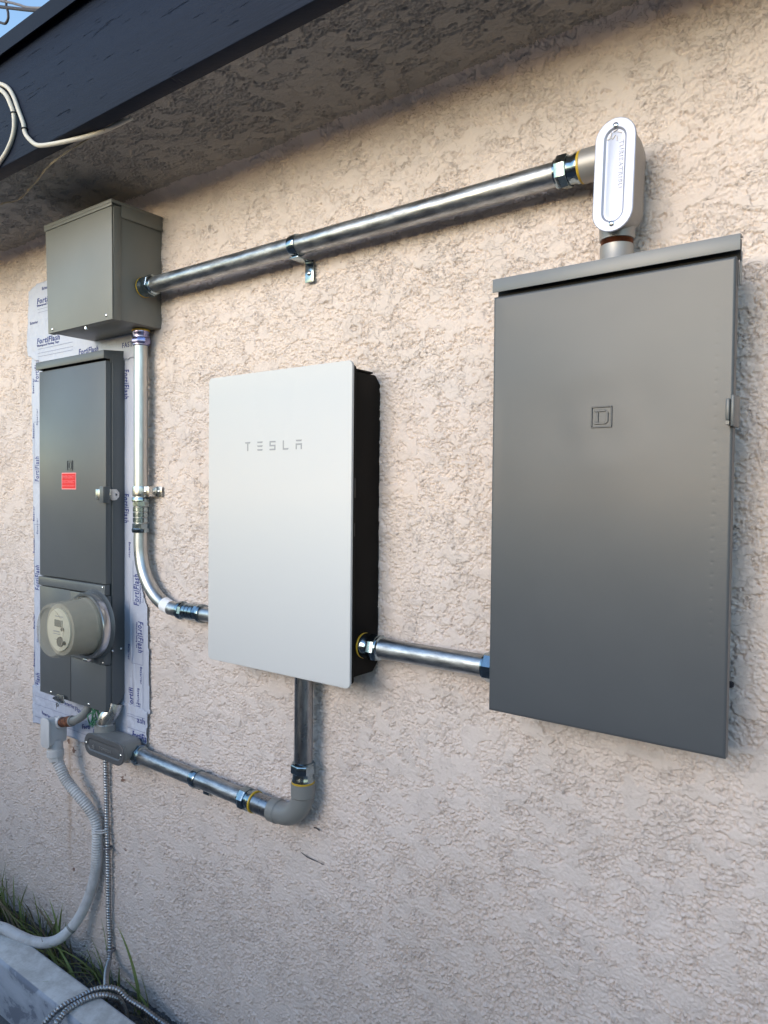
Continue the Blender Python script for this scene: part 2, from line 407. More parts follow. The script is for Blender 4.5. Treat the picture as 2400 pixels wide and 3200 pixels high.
def grid_mesh(name, us, vs, fn, keep=None):
    U, V = np.meshgrid(us, vs); P = fn(U, V); n, mm = U.shape
    co = P.reshape(-1, 3).astype(np.float32); idx = np.arange(n*mm).reshape(n, mm)
    q = np.stack([idx[:-1, :-1], idx[:-1, 1:], idx[1:, 1:], idx[1:, :-1]], -1).reshape(-1, 4)
    if keep is not None:
        k = keep(U, V); k = (k[:-1, :-1] & k[:-1, 1:] & k[1:, 1:] & k[1:, :-1]).reshape(-1); q = q[k]
        used = np.unique(q); mp = -np.ones(len(co), int); mp[used] = np.arange(len(used)); co = co[used]; q = mp[q]
    me = bpy.data.meshes.new(name); me.vertices.add(len(co)); me.vertices.foreach_set('co', co.ravel())
    me.loops.add(q.size); me.loops.foreach_set('vertex_index', q.ravel().astype(np.int32))
    me.polygons.add(len(q)); me.polygons.foreach_set('loop_start', np.arange(0, q.size, 4, dtype=np.int32))
    me.polygons.foreach_set('loop_total', np.full(len(q), 4, dtype=np.int32))
    me.polygons.foreach_set('use_smooth', np.ones(len(q), dtype=bool)); me.update(calc_edges=True); me.validate(); return me

# ------------------------------------------------------------------ the house: wall, eave, roof
W = 1.18; ZS = .770
house = thing('house', (-1.5, 1.4, -1.45), 'stucco house wall with deep eave and dark navy fascia board', 'house')
xs = np.concatenate([np.arange(-6, -2.75, .03), np.arange(-2.75, -1.6, .0023), np.arange(-1.6, -1.0, .0017), np.arange(-1.0, -.02, .0013), np.arange(-.02, 1.0, .0035), np.arange(1.0, 3.0, .03)])
zs = np.concatenate([[-1.62], np.arange(-1.55, -1.4, .004), np.arange(-1.4, ZS+.004, .0016)])
def wall_fn(U, V):
    lump = .004*fbm(U*1.6, V*1.6, 2)
    # the plaster turns smoothly under the eave
    cove = .030*np.clip((V-(ZS-.030))/.030, 0, 1)**2
    return np.stack([U, W-stucco_height(U, V)-lump-cove, V+H], -1)
add_mesh('stucco_wall', grid_mesh('stucco_wall', xs, zs, wall_fn), M_WALL, house, None)
ys = np.concatenate([np.arange(.86, .87, .003), np.arange(.87, W+.01, .0017)])
xs2 = np.concatenate([np.arange(-6, -2.6, .03), np.arange(-2.6, -.3, .0019), np.arange(-.3, 1.0, .005), np.arange(1.0, 3, .03)])
def sof_fn(U, V):
    return np.stack([U, V, H+ZS-.85*stucco_height(U+5, V*1.0, .12)-.004*fbm(U*2, V*2, 2)], -1)
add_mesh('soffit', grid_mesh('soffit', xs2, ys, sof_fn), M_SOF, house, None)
b = NB(); box(b, -6, 3, .845, .881, .7585, 1.018, .003)
fascia = obj('fascia_board', b, M_FASCIA, house)
b = NB(); prism_x(b, [(.826, .999), (.8285, .999), (.8285, 1.030), (.90, 1.040), (.90, 1.0425), (.826, 1.0375)], -6, 3); obj('drip_edge', b, M_TRIM, house)
b = NB(); prism_x(b, [(.83, 1.0395), (.90, 1.0455), (4.5, 1.75), (4.5, 1.72), (.884, 1.0)], -6, 3); obj('roof', b, M_ROOF, house)
b = NB(); box(b, -6, 3, W+.02, W+.2, -1.62, 1.05); obj('wall_core', b, M_GAP, house)

# ------------------------------------------------------------------ ground, kerb, soil
def ground_fn(U, V):
    near = np.exp(-((U+1.5)**2+(V-.9)**2)/2)
    return np.stack([U, V, -1.45+H+.004*near*fbm(U*6, V*6, 3)], -1)
gx = np.concatenate([[-900, -200, -60, -20, -8], np.arange(-5, 3, .05), [6, 20, 60, 200, 900]])
gy = np.concatenate([[-900, -200, -60, -20, -8, -4, -2], np.arange(-1, 1.25, .05), [6, 20, 60, 200, 900]])
g_ = add_mesh('ground', grid_mesh('ground', gx, gy, ground_fn), M_GROUND); tag(g_, kind='structure')
def soil_fn(U, V):
    return np.stack([U, V, H-1.405+.014*fbm(U*9, V*12, 4, .6)+.012*sstep(V, 1.12, 1.18)], -1)
s_ = add_mesh('soil', grid_mesh('soil', np.arange(-6, 3, .012), np.arange(1.02, 1.19, .008), soil_fn), M_SOIL); tag(s_, kind='structure')
def curb_pts():
    b = NB(); t = NB(); bmesh.ops.create_cube(t, size=1)
    for v in t.verts: v.co = Vector((-1.5+v.co.x*9, .997+v.co.y*.092, -1.40+v.co.z*.20))
    bmesh.ops.bevel(t, geom=[e for e in t.edges if abs(e.verts[0].co.x-e.verts[1].co.x) > 1], offset=.010, segments=4, affect='EDGES', profile=.5)
    merge(b, t); return b
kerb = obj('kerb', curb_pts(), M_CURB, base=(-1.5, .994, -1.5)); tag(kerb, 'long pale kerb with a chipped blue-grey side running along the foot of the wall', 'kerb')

# added fence across the side yard, unseen behind the photographer: it shades the lower wall and shows in the glossy doors
fence = thing('fence', (-1.5, -1.62, -1.45), 'unseen weathered board fence across the side yard, facing the wall', 'fence')
M_FENCE = grass_mat('weathered_boards', (.10, .085, .075), (.17, .15, .135))
for i in range(60):
    b = NB(); x = -7+i*.152; box(b, x, x+.142, -1.62, -1.60, -1.44, FENCE_Z+random.uniform(-.006, .006), .002); obj('board', b, M_FENCE, fence)
for z in (-1.1, -.4, .2):
    b = NB(); box(b, -7, 2.1, -1.66, -1.62, z, z+.09); obj('rail', b, M_FENCE, fence)

# ------------------------------------------------------------------ fittings shared by the conduits
def ax_pt(p, d, t): return Vector(p)+Vector(d).normalized()*t
def connector(parent, p, d, rad, ring=True, Ln=.045, name='connector', m_=None):
    """p: where it meets the box, d: away from the box"""
    b = NB(); k = rad/.0205
    lathe(b, p, d, [(0, rad), (0, rad*1.22), (.006*k, rad*1.25), (.010*k, rad*1.16), (.020*k, rad*1.14), (.0215*k, rad*1.08)], 44)
    lathe(b, ax_pt(p, d, .0205*k), d, [(0, rad), (0, rad*1.30), (.002*k, rad*1.36), (.017*k, rad*1.36), (.019*k, rad*1.30), (.0195*k, rad*1.0)], 8, .2)
    lathe(b, ax_pt(p, d, .039*k), d, [(0, rad*1.0), (0, rad*1.2), (.004*k, rad*1.18), (.006*k, rad*1.0)], 44)
    c = obj(name, b, m_ or M_ZINC, parent)
    if ring:
        b = NB(); lathe(b, ax_pt(p, d, -.002), d, [(0, rad), (0, rad*1.24), (.0035, rad*1.27), (.0045, rad*1.2), (.0045, rad)], 44); obj('seal_ring', b, M_YEL, c)
    return c
def coupling(parent, p, d, rad, Ln, m_=None):
    b = NB(); k = rad; L_ = Ln
    for s in (0, 1):
        q = p if s == 0 else ax_pt(p, d, L_); dd = Vector(d) if s == 0 else -Vector(d)
        lathe(b, q, dd, [(0, k), (0, k*1.22), (.004, k*1.28), (.009, k*1.28), (.011, k*1.2), (.011, k)], 40)
        lathe(b, ax_pt(q, dd, .011), dd, [(0, k), (0, k*1.20), (.012, k*1.20), (.013, k*1.1), (.013, k)], 8, .2)
    n = 3; mid = L_-.05
    for i in range(n):
        t0 = .025+mid*i/n; lathe(b, ax_pt(p, d, t0), d, [(0, k), (.001, k*1.12), (mid/n-.002, k*1.12), (mid/n-.001, k)], 40)
    return obj('coupling', b, m_ or M_ZINC, parent)
def screw(parent, p, d, rad=.004, m_=None, name='screw'):
    b = NB(); lathe(b, p, d, [(0, 0), (0, rad), (rad*.35, rad*.95), (rad*.6, rad*.6), (rad*.65, 0)], 12)
    a, c, n = basis(d); q = ax_pt(p, d, rad*.62)
    for u_, v_ in ((a, c), (c, a)):
        t = [q+u_*rad*.55*i+v_*rad*.12*j for i, j in ((-1, -1), (1, -1), (1, 1), (-1, 1))]
    return obj(name, b, m_ or M_SCREW, parent)
def lb_body(th, cx, cz, Y, Lg, Wd, ang, depth, mcov, mbody, inner=True):
    b = NB()
    def rg(y, s, ds=0): return [Vector((cx+(x-cx)*s, y, cz+(z-cz)*s)) for x, z in stadium(cx, cz, Lg-ds, Wd-ds, ang)]
    loft(b, [rg(Y+.003, .97), rg(Y+.010, .97), rg(Y+.014, .92), rg(Y+depth*.55, .90), rg(Y+depth*.85, .82), rg(Y+depth, .62)])
    body = obj('body', b, mbody, th)
    b = NB()
    def r2(y, ds): return [Vector((x, y, z)) for x, z in stadium(cx, cz, Lg-ds, Wd-ds, ang)]
    loft(b, [r2(Y+.0028, 0), r2(Y+.0008, 0), r2(Y, .0022), r2(Y, Wd*.44), r2(Y+.0028, Wd*.54), r2(Y+.0030, Wd*.60), r2(Y+.0022, Wd*.68)])
    cov = obj('cover', b, mcov, th)
    ca, sa = math.cos(ang), math.sin(ang)
    for s in (1, -1):
        h = Lg/2-Wd*.19
        screw(cov, (cx-sa*h*s, Y, cz+ca*h*s), (0, -1, 0), .0042)
    return body, cov

# ------------------------------------------------------------------ big grey panel on the right
gp = thing('breaker_panel', (-.393, 1.12, -.358), 'large dark grey electrical panel with embossed letter D, right of the white box', 'electrical panel')
b = NB(); box(b, -.568, -.2350, 1.081, 1.178, -.354, .333, .002); obj('enclosure', b, M_PANEL, gp)
# door skin: slightly dished sheet so its sheen varies, flanged edges
dx0, dx1, dz0, dz1, DY = -.575, -.2115, -.3585, .3215, 1.065
def door_fn(U, V):
    a = (U+.392)/.18; c = (V-.115)
    edge = np.minimum(np.minimum(U-dx0, dx1-U), np.minimum(V-dz0, dz1-V)); e = np.clip(edge/.02, 0, 1); e = e*e*(3-2*e)
    rr_ = np.sqrt((U+.392)**2+c**2)+.02; th_ = np.arctan2(c, U+.392)
    dish = .0014*np.cos(2*th_-.5)*np.exp(-rr_/.22)*sstep(rr_, .045, .10)-.0006*fbm(U*5, V*4, 2)
    corner = -.0008*np.exp(-((U-dx0)**2+(V-dz1)**2)/.003)-.0008*np.exp(-((U-dx1)**2+(V-dz1)**2)/.004)
    xx, zz = U+.2335, V
    dim = np.where((V > -.22) & (V < .27), 1, 0)*.00018*np.exp(-(xx/.0022)**2)*np.exp(-((((V*1000) % 16.5)-8.25)/1.6)**2)
    rnd = .0025*np.clip(1-edge/.003, 0, 1)**2
    return np.stack([U, DY+dish*e+corner+dim+rnd, V+H], -1)
du = np.unique(np.concatenate([[dx0, dx0+.0008, dx0+.0016, dx0+.003], np.arange(dx0+.004, -.245, .004), np.arange(-.245, -.222, .001), np.arange(-.222, dx1-.003, .003), [dx1-.003, dx1-.0016, dx1-.0008, dx1]]))
dv = np.unique(np.concatenate([[dz0, dz0+.0008, dz0+.0016, dz0+.003], np.arange(dz0+.005, dz1-.004, .0016), [dz1-.003, dz1-.0016, dz1-.0008, dz1]]))
door = add_mesh('door', grid_mesh('door', du, dv, door_fn), M_DOOR, gp, None)
b = NB()
for (x0, x1, z0, z1) in ((dx0, dx0+.0015, dz0, dz1), (dx1-.0015, dx1, dz0, dz1), (dx0+.0016, dx1-.0016, dz0, dz0+.0015), (dx0+.0016, dx1-.0016, dz1-.0015, dz1)):
    box(b, x0, x1, DY+.0026, DY+.0165, z0, z1)
obj('door_flange', b, M_DOOR, door)
b = NB(); prism_x(b, [(1.0625, .3285), (1.0625, .3500), (1.079, .3508), (1.079, .3480), (1.0645, .3470), (1.0645, .3285)], -.5765, -.2065, .0004)
box(b, -.572, -.2335, 1.0785, 1.1775, .3335, .3500, .001)
box(b, -.2110, -.2080, 1.0830, 1.0875, .287, .3330, .0006); box(b, -.2335, -.2085, 1.0795, 1.0845, .3250, .3470, .0006)
obj('rain_hood', b, M_HOOD, gp)
b = NB(); box(b, -.574, -.2088, 1.078, 1.0805, .320, .3475); obj('gap_shade_strip', b, M_GAP, gp)  # near-black strip painting the shade between hood and door
def emboss_D(parent, cx, cz, s, y, mt, tall=1.0, pr_=.0022):
    b = NB(); t = s*.055
    def bar(x0, x1, z0, z1): box(b, cx+x0*s, cx+x1*s, y-pr_, y+.0022, cz+z0*s*tall, cz+z1*s*tall, .0005, 1)
    q = .5
    bar(-q, q, q-.06, q); bar(-q, q, -q, -q+.06); bar(-q, -q+.06, -q+.06, q-.06); bar(q-.06, q, -q+.06, q-.06)
    bar(-.34, .20, .24, .34); bar(-.34, .20, -.34, -.24); bar(-.25, -.15, -.24, .24); bar(.22, .32, -.20, .20)
    for sz in (1, -1):
        prism_y(b, [(cx+.20*s, cz+sz*.33*s*tall), (cx+.31*s, cz+sz*.22*s*tall), (cx+.31*s, cz+sz*.17*s*tall), (cx+.24*s, cz+sz*.19*s*tall), (cx+.20*s, cz+sz*.26*s*tall)][::sz], y-pr_+.0001, y+.0022)
    o = obj('embossed_letter', b, mt, parent); return o
emboss_D(door, -.3915, .1165, .032, DY, M_DOOR)
b = NB(); box(b, -.2170, -.2120, 1.046, 1.0645, .101, .130, .0015); box(b, -.2114, -.2065, 1.048, 1.086, .093, .135, .0018); box(b, -.2165, -.2122, 1.0465, 1.0635, .0955, .1005)
obj('latch', b, M_PANEL, gp)

# ------------------------------------------------------------------ white gateway box
gw = thing('gateway_box', (-1.10, 1.13, -.38), 'white glass-fronted box with black sides and five spaced grey capital letters', 'electrical box')
b = NB(); prism_x(b, [(1.0995, .236), (1.162, .236), (1.1785, .218), (1.1785, -.345), (1.162, -.3625), (1.0995, -.3625)], -1.300, -.8915, .002)
housing = obj('housing', b, M_BLACKBOX, gw)
b = NB(); prism_y(b, rounded(-1.302, -.8898, -.376, .2475, .008), 1.0925, 1.099, .0008); box(b, -.8985, -.8898, 1.0995, 1.150, .2365, .2405, .001)
obj('front_frame', b, M_BLACKBOX, gw)
b = NB(); prism_y(b, rounded(-1.3085, -.8895, -.3825, .2550, .011, 7), 1.085, 1.0915, .0011, 3)
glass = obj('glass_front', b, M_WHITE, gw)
b = NB(); box(b, -.8897, -.8885, 1.0935, 1.098, -.01, .028, .0003); obj('side_clip', b, M_BLACK, gw)
b = NB(); box(b, -.8897, -.8887, 1.0935, 1.097, -.085, -.06, .0003); obj('side_clip', b, M_BLACK, gw)
# lettering, drawn stroke by stroke
b = NB(); x_0 = -1.1885; pitchx = .0378; lw = .0172; hh = .0195; zb = .0875; tk = .0033
def st(pts): prism_y(b, pts, 1.0846, 1.0853)
def par(x0, x1, z0, z1, a=.002): st([(x0, z1), (x1, z1), (x1-a, z0), (x0+a, z0)])
for i, ch in enumerate('TESLA'):
    X = x_0+i*pitchx+ (.001 if ch in 'L' else 0)
    if ch == 'T': par(X, X+lw, zb+hh-tk, zb+hh); par(X+lw*.5-.0016, X+lw*.5+.0016, zb, zb+hh-tk-.0002, 0)
    if ch == 'E':
        for k in (0, 1, 2): par(X, X+lw, zb+k*(hh-tk)/2, zb+k*(hh-tk)/2+tk)
    if ch == 'S':
        par(X, X+lw, zb+hh-tk, zb+hh, 0); par(X, X+lw, zb+(hh-tk)/2, zb+(hh+tk)/2, 0); par(X, X+lw, zb, zb+tk, 0)
        par(X, X+.003, zb+(hh+tk)/2+.0001, zb+hh-tk-.0001, 0); par(X+lw-.003, X+lw, zb+tk+.0001, zb+(hh-tk)/2-.0001, 0)
    if ch == 'L': par(X, X+.003, zb+tk+.0001, zb+hh, 0); st([(X, zb), (X, zb+tk), (X+lw, zb+tk), (X+lw-.003, zb)])
    if ch == 'A':
        par(X, X+lw, zb+hh-tk, zb+hh); par(X, X+lw, zb+hh*.5-.001, zb+hh*.5-.001+tk, 0)
        par(X, X+.003, zb, zb+hh*.5-.0012, 0); par(X+lw-.003, X+lw, zb, zb+hh*.5-.0012, 0)
obj('lettering', b, M_LOGO, glass)

# ------------------------------------------------------------------ grey junction box under the eave
jb = thing('junction_box', (-1.757, 1.10, .419), 'light grey metal junction box mounted high under the eave', 'junction box')
b = NB(); box(b, -1.905, -1.6095, 1.052, 1.178, .422, .700, .0015); obj('enclosure', b, M_JB, jb)
b = NB()
prism_y(b, [(-1.917, .698), (-1.6085, .698), (-1.6055, .419), (-1.904, .419)], 1.032, 1.036, .0012)
cv = obj('cover', b, M_JB, jb)
b = NB(); box(b, -1.6090, -1.6062, 1.0365, 1.056, .4195, .697, .0006); box(b, -1.905, -1.6095, 1.0365, 1.051, .4192, .4215); obj('cover_flange', b, M_JB, cv)
b = NB(); box(b, -1.9185, -1.604, 1.0285, 1.178, .7015, .7095, .0012); box(b, -1.9175, -1.6045, 1.0288, 1.0310, .6935, .7015, .0005)
box(b, -1.6062, -1.6042, 1.0570, 1.1775, .672, .7016, .0005)
obj('rain_cap', b, M_JB, jb)
for x, z in ((-1.881, .428), (-1.630, .431)): screw(cv, (x, 1.0318, z), (0, -1, 0), .0042)
b = NB(); cyl(b, (-1.736, 1.042, .419), (-1.736, 1.042, .411), .0045, 14, 0, .001); obj('wing_screw', b, M_SCREW, jb)

# ------------------------------------------------------------------ meter and main panel on the left
mp_ = thing('meter_panel', (-1.935, 1.15, -.603), 'tall dark grey meter cabinet with red sticker and round glass meter', 'meter panel')
X0, X1 = -2.1085, -1.7655; YF = 1.115
b = NB(); prism_x(b, [(1.133, .366), (1.178, .362), (1.178, -.545), (1.166, -.575), (1.133, -.598)], X0+.006, X1+.0035, .0025); obj('enclosure', b, M_PANEL, mp_)
b = NB(); prism_x(b, [(1.108, .352), (1.108, .3735), (1.178, .381), (1.178, .350), (1.150, .348), (1.150, .343), (1.128, .343), (1.128, .352)], X1+.0005, X1+.0023, .0003)
prism_x(b, [(1.108, .352), (1.108, .3735), (1.178, .381), (1.178, .378), (1.110, .3705), (1.110, .352)], X0-.004, X1+.0004, .0003)
prism_x(b, [(1.108, .352), (1.108, .3735), (1.178, .381), (1.178, .350), (1.150, .348), (1.150, .343), (1.128, .343), (1.128, .352)], X0-.006, X0-.0042, .0003)
obj('rain_hood', b, M_PANEL, mp_)
b = NB(); box(b, X0+.002, X1-.002, 1.128, 1.131, .34, .3705); obj('gap_shade_strip', b, M_GAP, mp_)  # dark sheet standing in for shade under the meter panel's hood
b = NB(); box(b, X0, X1, YF, YF+.018, -.2535, .347, .002)
bd = obj('breaker_door', b, M_PANEL, mp_)
b = NB(); prism_x(b, [(YF+.012, -.2543), (YF-.003, -.2575), (YF-.004, -.281), (YF+.001, -.284), (YF+.012, -.2845)], X0-.001, X1+.001, .0008); obj('cross_lip', b, M_PANEL, mp_)
XM = -1.9395
b = NB(); box(b, X0, XM-.0012, YF, YF+.018, -.6025, -.2855, .0015); obj('pull_section_cover', b, M_PANEL, mp_)
b = NB(); box(b, XM+.0012, X1, YF, YF+.018, -.6025, -.475, .0015); obj('lower_cover', b, M_PANEL, mp_)
b = NB(); box(b, XM+.0012, X1, YF-.003, YF+.018, -.4735, -.2855, .003)
lathe(b, (-1.812, YF-.0028, -.366), (0, -1, 0), [(0, .096), (.004, .092), (.010, .0905), (.010, .05)], 60)
obj('meter_socket_cover', b, M_PANEL, mp_)
MX, MZ = -1.810, -.366
mtr = bpy.data.objects.new('round_meter', None)
b = NB()
prof = [(.0, .086), (.0, .0885), (.003, .0895), (.019, .0895), (.022, .088), (.022, .081), (.012, .080)]
lathe(b, (MX, YF-.0125, MZ), (0, -1, 0), prof, 72); box(b, MX-.012, MX+.010, YF-.034, YF-.014, MZ-.097, MZ-.0895, .002)
ring = obj('meter_ring', b, mat('brushed_ring', (.55, .55, .56), .28, 1.0), mp_)
M_MILK = mat('weathered_clear_plastic', (.52, .48, .38), .14, Alpha=.42)
def milk():
    v = coords(M_MILK); a = ramp(M_MILK, noise(M_MILK, v, 20, 4, .6), [(.3, (.26, .26, .26)), (.7, (.36, .36, .36))]); L(M_MILK, a, bsdf(M_MILK).inputs['Alpha'])
milk()
b = NB(); lathe(b, (MX, YF-.030, MZ), (0, -1, 0), [(0, .0795), (.012, .0785), (.014, .0765), (.055, .0745), (.090, .0718), (.098, .0690), (.102, .0650), (.102, .0610), (.097, .0580), (.097, 0)], 72)
obj('meter_dome', b, M_MILK, mp_)
M_MBODY = painted('beige_meter_body', (.36, .335, .27), .6); M_MFACE = mat('cream_dial', (.66, .63, .50), .6)
b = NB(); lathe(b, (MX, YF-.015, MZ), (0, -1, 0), [(0, .076), (.088, .068), (.088, 0)], 60); mb = obj('meter_body', b, M_MBODY, mp_)
b = NB(); lathe(b, (MX, YF-.1035, MZ), (0, -1, 0), [(0, .0560), (.004, .0555), (.004, 0)], 60); mf = obj('meter_face', b, M_MFACE, mp_)
yf = YF-.1080
b = NB(); box(b, MX-.018, MX+.020, yf-.0012, yf, MZ+.008, MZ+.026); obj('display', b, mat('lcd_grey', (.13, .14, .12), .25), mf)
b = NB(); box(b, MX-.016, MX+.022, yf-.0006, yf, MZ+.034, MZ+.0365); box(b, MX-.024, MX+.004, yf-.0006, yf, MZ-.0065, MZ-.0035); box(b, MX-.024, MX+.008, yf-.0006, yf, MZ-.0125, MZ-.0105); box(b, MX-.020, MX-.004, yf-.0006, yf, MZ-.027, MZ-.0255)
obj('dial_print', b, M_LOGO, mf)
b = NB(); lathe(b, (MX+.010, yf, MZ-.030), (0, -1, 0), [(0, .0135), (.004, .0125), (.004, 0)], 24); lathe(b, (MX+.023, yf, MZ+.004), (0, -1, 0), [(0, .0045), (.005, .0045), (.005, 0)], 16); lathe(b, (MX+.030, yf, MZ-.031), (0, -1, 0), [(0, .005), (.005, .005), (.005, 0)], 16)
obj('dial_knob', b, M_BLACK, mf)
emboss_D(bd, -1.9405, .0690, .028, YF, M_PANEL)
b = NB(); prism_y(b, rounded(-1.984, -1.9095, .0015, .0485, .002), YF-.0007, YF+.0002); st_ = obj('warning_sticker', b, M_PINK, bd)
b = NB(); prism_y(b, rounded(-1.9815, -1.9120, .0040, .0460, .0012), YF-.0011, YF-.0005); obj('sticker_field', b, M_RED, st_)
text('sticker_lettering', 'EMERGENCY', .0120, -1.9800, YF-.0013, .0325, M_STICKTEXT, st_, bold=.0004, width=.066)
text('sticker_lettering', 'DISCONNECT', .0120, -1.9800, YF-.0013, .0190, M_STICKTEXT, st_, bold=.0004, width=.066)
text('sticker_lettering', 'SERVICE DISCONNECT', .0055, -1.9795, YF-.0013, .0095, M_STICKTEXT, st_, bold=.0003, width=.065)
# hasp
b = NB(); box(b, -1.797, -1.775, YF-.011, YF-.0005, -.026, .003, .002); box(b, X1+.0062, X1+.008, 1.1225, 1.140, -.027, .003, .0006)
prism_x(b, [(1.120, -.026), (1.144, -.026), (1.152, -.018), (1.152, -.006), (1.144, .003), (1.120, .003)], X1+.004, X1+.0060); obj('hasp', b, M_STEEL, bd)
b = NB(); box(b, X1-.010, X1+.0075, YF-.0120, YF+.010, -.034, .010, .001); obj('latch_strap', b, M_PANEL, bd)
b = NB(); cyl(b, (X1+.0060, 1.142, -.012), (X1+.0075, 1.142, -.012), .003, 12); obj('rivet', b, M_BLACK, bd)
for p, d, r_ in (((-2.045, YF, -.594), (0, -1, 0), .0042), ((-1.847, YF, -.594), (0, -1, 0), .0042), ((X1+.0035, 1.134, -.436), (1, 0, 0), .0035), ((X1+.0035, 1.160, -.434), (1, 0, 0), .0035), ((X1-.008, YF-.003, -.4665), (0, -1, 0), .003), ((X1-.008, YF-.004, -.262), (0, -1, 0), .003)):
    screw(mp_, p, d, r_)
# seal hanging from the bottom edge
b = NB(); prism_y(b, [(-2.020, -.6045), (-1.990, -.588), (-1.958, -.586), (-1.952, -.608), (-1.975, -.612), (-2.000, -.608)], YF-.012, YF-.0105, .0005)
lathe(b, (-1.984, YF-.014, -.616), (0, -1, 0), [(0, .004), (.0, .0065), (.002, .0065), (.002, .004), (0, .004)], 18); obj('seal_tab', b, M_STEEL, mp_)
b = NB(); tube(b, smoothpath([(-1.990, YF-.012, -.612), (-1.998, YF-.011, -.632)], .005), .0008, 6); obj('seal_wire', b, M_STEEL, mp_)

# ------------------------------------------------------------------ flashing membrane behind the meter panel
def inside(poly):
    P_ = np.array(poly)
    def fn(U, V):
        c = np.zeros(U.shape, bool); n = len(P_)
        for i in range(n):
            x1_, z1_ = P_[i]; x2_, z2_ = P_[(i+1) % n]
            if z1_ == z2_: continue
            cond = ((z1_ > V) != (z2_ > V)) & (U < (x2_-x1_)*(V-z1_)/(z2_-z1_)+x1_); c ^= cond
        return c
    return fn
def fold(x, z):
    x = np.asarray(x, float); z = np.asarray(z, float)
    right = sstep(x, -1.80, -1.75)
    bot = sstep(-z, .56, .64)
    a = .0016*fbm(x*18, z*7+3, 3)
    f1 = .0030*right*np.exp(-((x+1.722+.010*np.sin(z*13)+.02*(z+.4))/.0035)**2)*sstep(-z, .2, .35)
    f2 = .0022*right*np.exp(-((x+1.738+.008*np.sin(z*9+2))/.004)**2)*sstep(-z, .28, .4)
    f3 = bot*.0026*fbm(x*42, z*42, 3)
    top = sstep(z, .39, .42)*.0016*fbm(x*10, z*45, 3)
    return -np.abs(a)*.8-f1-f2-f3-top
FY = 1.1720
fl = thing('flashing_membrane', (-1.98, 1.176, -.74), 'wrinkled white flashing film with blue print, stuck around the meter cabinet', 'flashing film')
def sheet(name, poly, y=FY, dx=.0032):
    xs_ = [p[0] for p in poly]; zs_ = [p[1] for p in poly]; ins = inside(poly)
    def keep(U, V): return ins(U+.004*fbm(U*30, V*30, 2), V+.004*fbm(U*30+9, V*30, 2))
    me = grid_mesh(name, np.arange(min(xs_)-.01, max(xs_)+.01, dx), np.arange(min(zs_)-.01, max(zs_)+.01, dx), lambda U, V: np.stack([U, y+fold(U, V), V+H], -1), keep)
    o = add_mesh(name, me, M_FLASH, fl, None)
    md = o.modifiers.new('solid', 'SOLIDIFY'); md.thickness = .0012; md.offset = 1; return o
s_top = sheet('top_strip', [(-2.272, .622), (-2.225, .636), (-2.14, .640), (-1.66, .640), (-1.66, .355), (-2.06, .360), (-2.235, .400), (-2.280, .418), (-2.284, .45)], FY-.003)
s_left = sheet('side_strip', [(-2.262, .43), (-2.09, .43), (-2.09, -.67), (-2.254, -.67), (-2.248, -.33)])
s_right = sheet('side_strip', [(-1.78, .44), (-1.683, .44), (-1.69, -.12), (-1.682, -.26), (-1.661, -.31), (-1.652, -.43), (-1.647, -.597), (-1.70, -.62), (-1.80, -.60), (-1.80, .2)])
s_bot = sheet('bottom_strip', [(-2.257, -.62), (-2.08, -.575), (-1.80, -.58), (-1.655, -.590), (-1.657, -.680), (-1.75, -.695), (-1.86, -.738), (-1.972, -.742), (-2.105, -.738), (-2.170, -.725), (-2.205, -.739), (-2.256, -.739)], FY-.0022)
ty = FY-.0016
def fprint(par_, s, size, x, z, turn, m_=None, dy=0, **k):
    k.setdefault('shear', .10 if s.startswith('Forti') else 0); k.setdefault('bold', .0006 if s.startswith('Forti') else .0002)
    text('lettering', s, size, x, ty+dy, z, m_ or M_INK, par_, turn, warp=lambda x, z: float(fold(x, z)), **k)
for z in (.024, -.316, -.655, .364-.03): fprint(s_left, 'FortiFlash', .034, -2.216, z, 90, width=.078)
for z in (-.14, -.48, .20): fprint(s_left, 'Exterior', .013, -2.222, z, 90, M_INKPALE)
for z in (.30, .16, -.10, -.20, -.44, -.56): fprint(s_left, 'Exterior', .012, -2.244, z, 90)
for z in (.33, -.008): fprint(s_right, 'FortiFlash', .034, -1.766, z, 270, width=.080)
fprint(s_right, 'FortiFlash', .032, -1.697, -.312, 90, width=.085)
fprint(s_right, 'FortiFlash', .032, -1.699, -.352, 270, width=.085)
fprint(s_right, 'Waterproof Flashing Tape', .008, -1.688, -.306, 90, width=.07); fprint(s_right, 'Waterproof Flashing Tape', .008, -1.708, -.356, 270, width=.07)
fprint(s_right, 'Exterior', .012, -1.690, -.475, 270); fprint(s_right, 'Fortifi', .026, -1.722, -.594, 90, width=.055)
fprint(s_right, 'Flash', .024, -1.706, -.575, 270, width=.03)
for x, z, t_ in ((-1.702, -.535, 270), (-1.742, -.14, 270), (-1.745, -.42, 270)): fprint(s_right, 'Exterior', .011, x, z, t_)
for x, z in ((-2.220, .573), (-2.220, .450)): fprint(s_top, 'FortiFlash', .024, x, z, 0, dy=-.003, width=.130)
for x, z in ((-2.220, .564), (-2.220, .441)): fprint(s_top, 'Waterproof Flashing Tape', .009, x, z, 0, dy=-.003, width=.128)
fprint(s_top, 'FortiFlash', .024, -1.985, .392, 0, dy=-.003, width=.10); fprint(s_top, 'Exterior', .012, -1.955, .436, 0, dy=-.003)
fprint(s_top, 'Exterior', .012, -2.262, .515, 0, dy=-.003); fprint(s_top, 'Exterior', .013, -2.19, .612, 0, dy=-.003); fprint(s_top, 'Exterior', .012, -2.150, .485, 0, dy=-.003)
fprint(s_top, 'FASTENER', .020, -1.770, .388, 0, M_INK, dy=-.003)
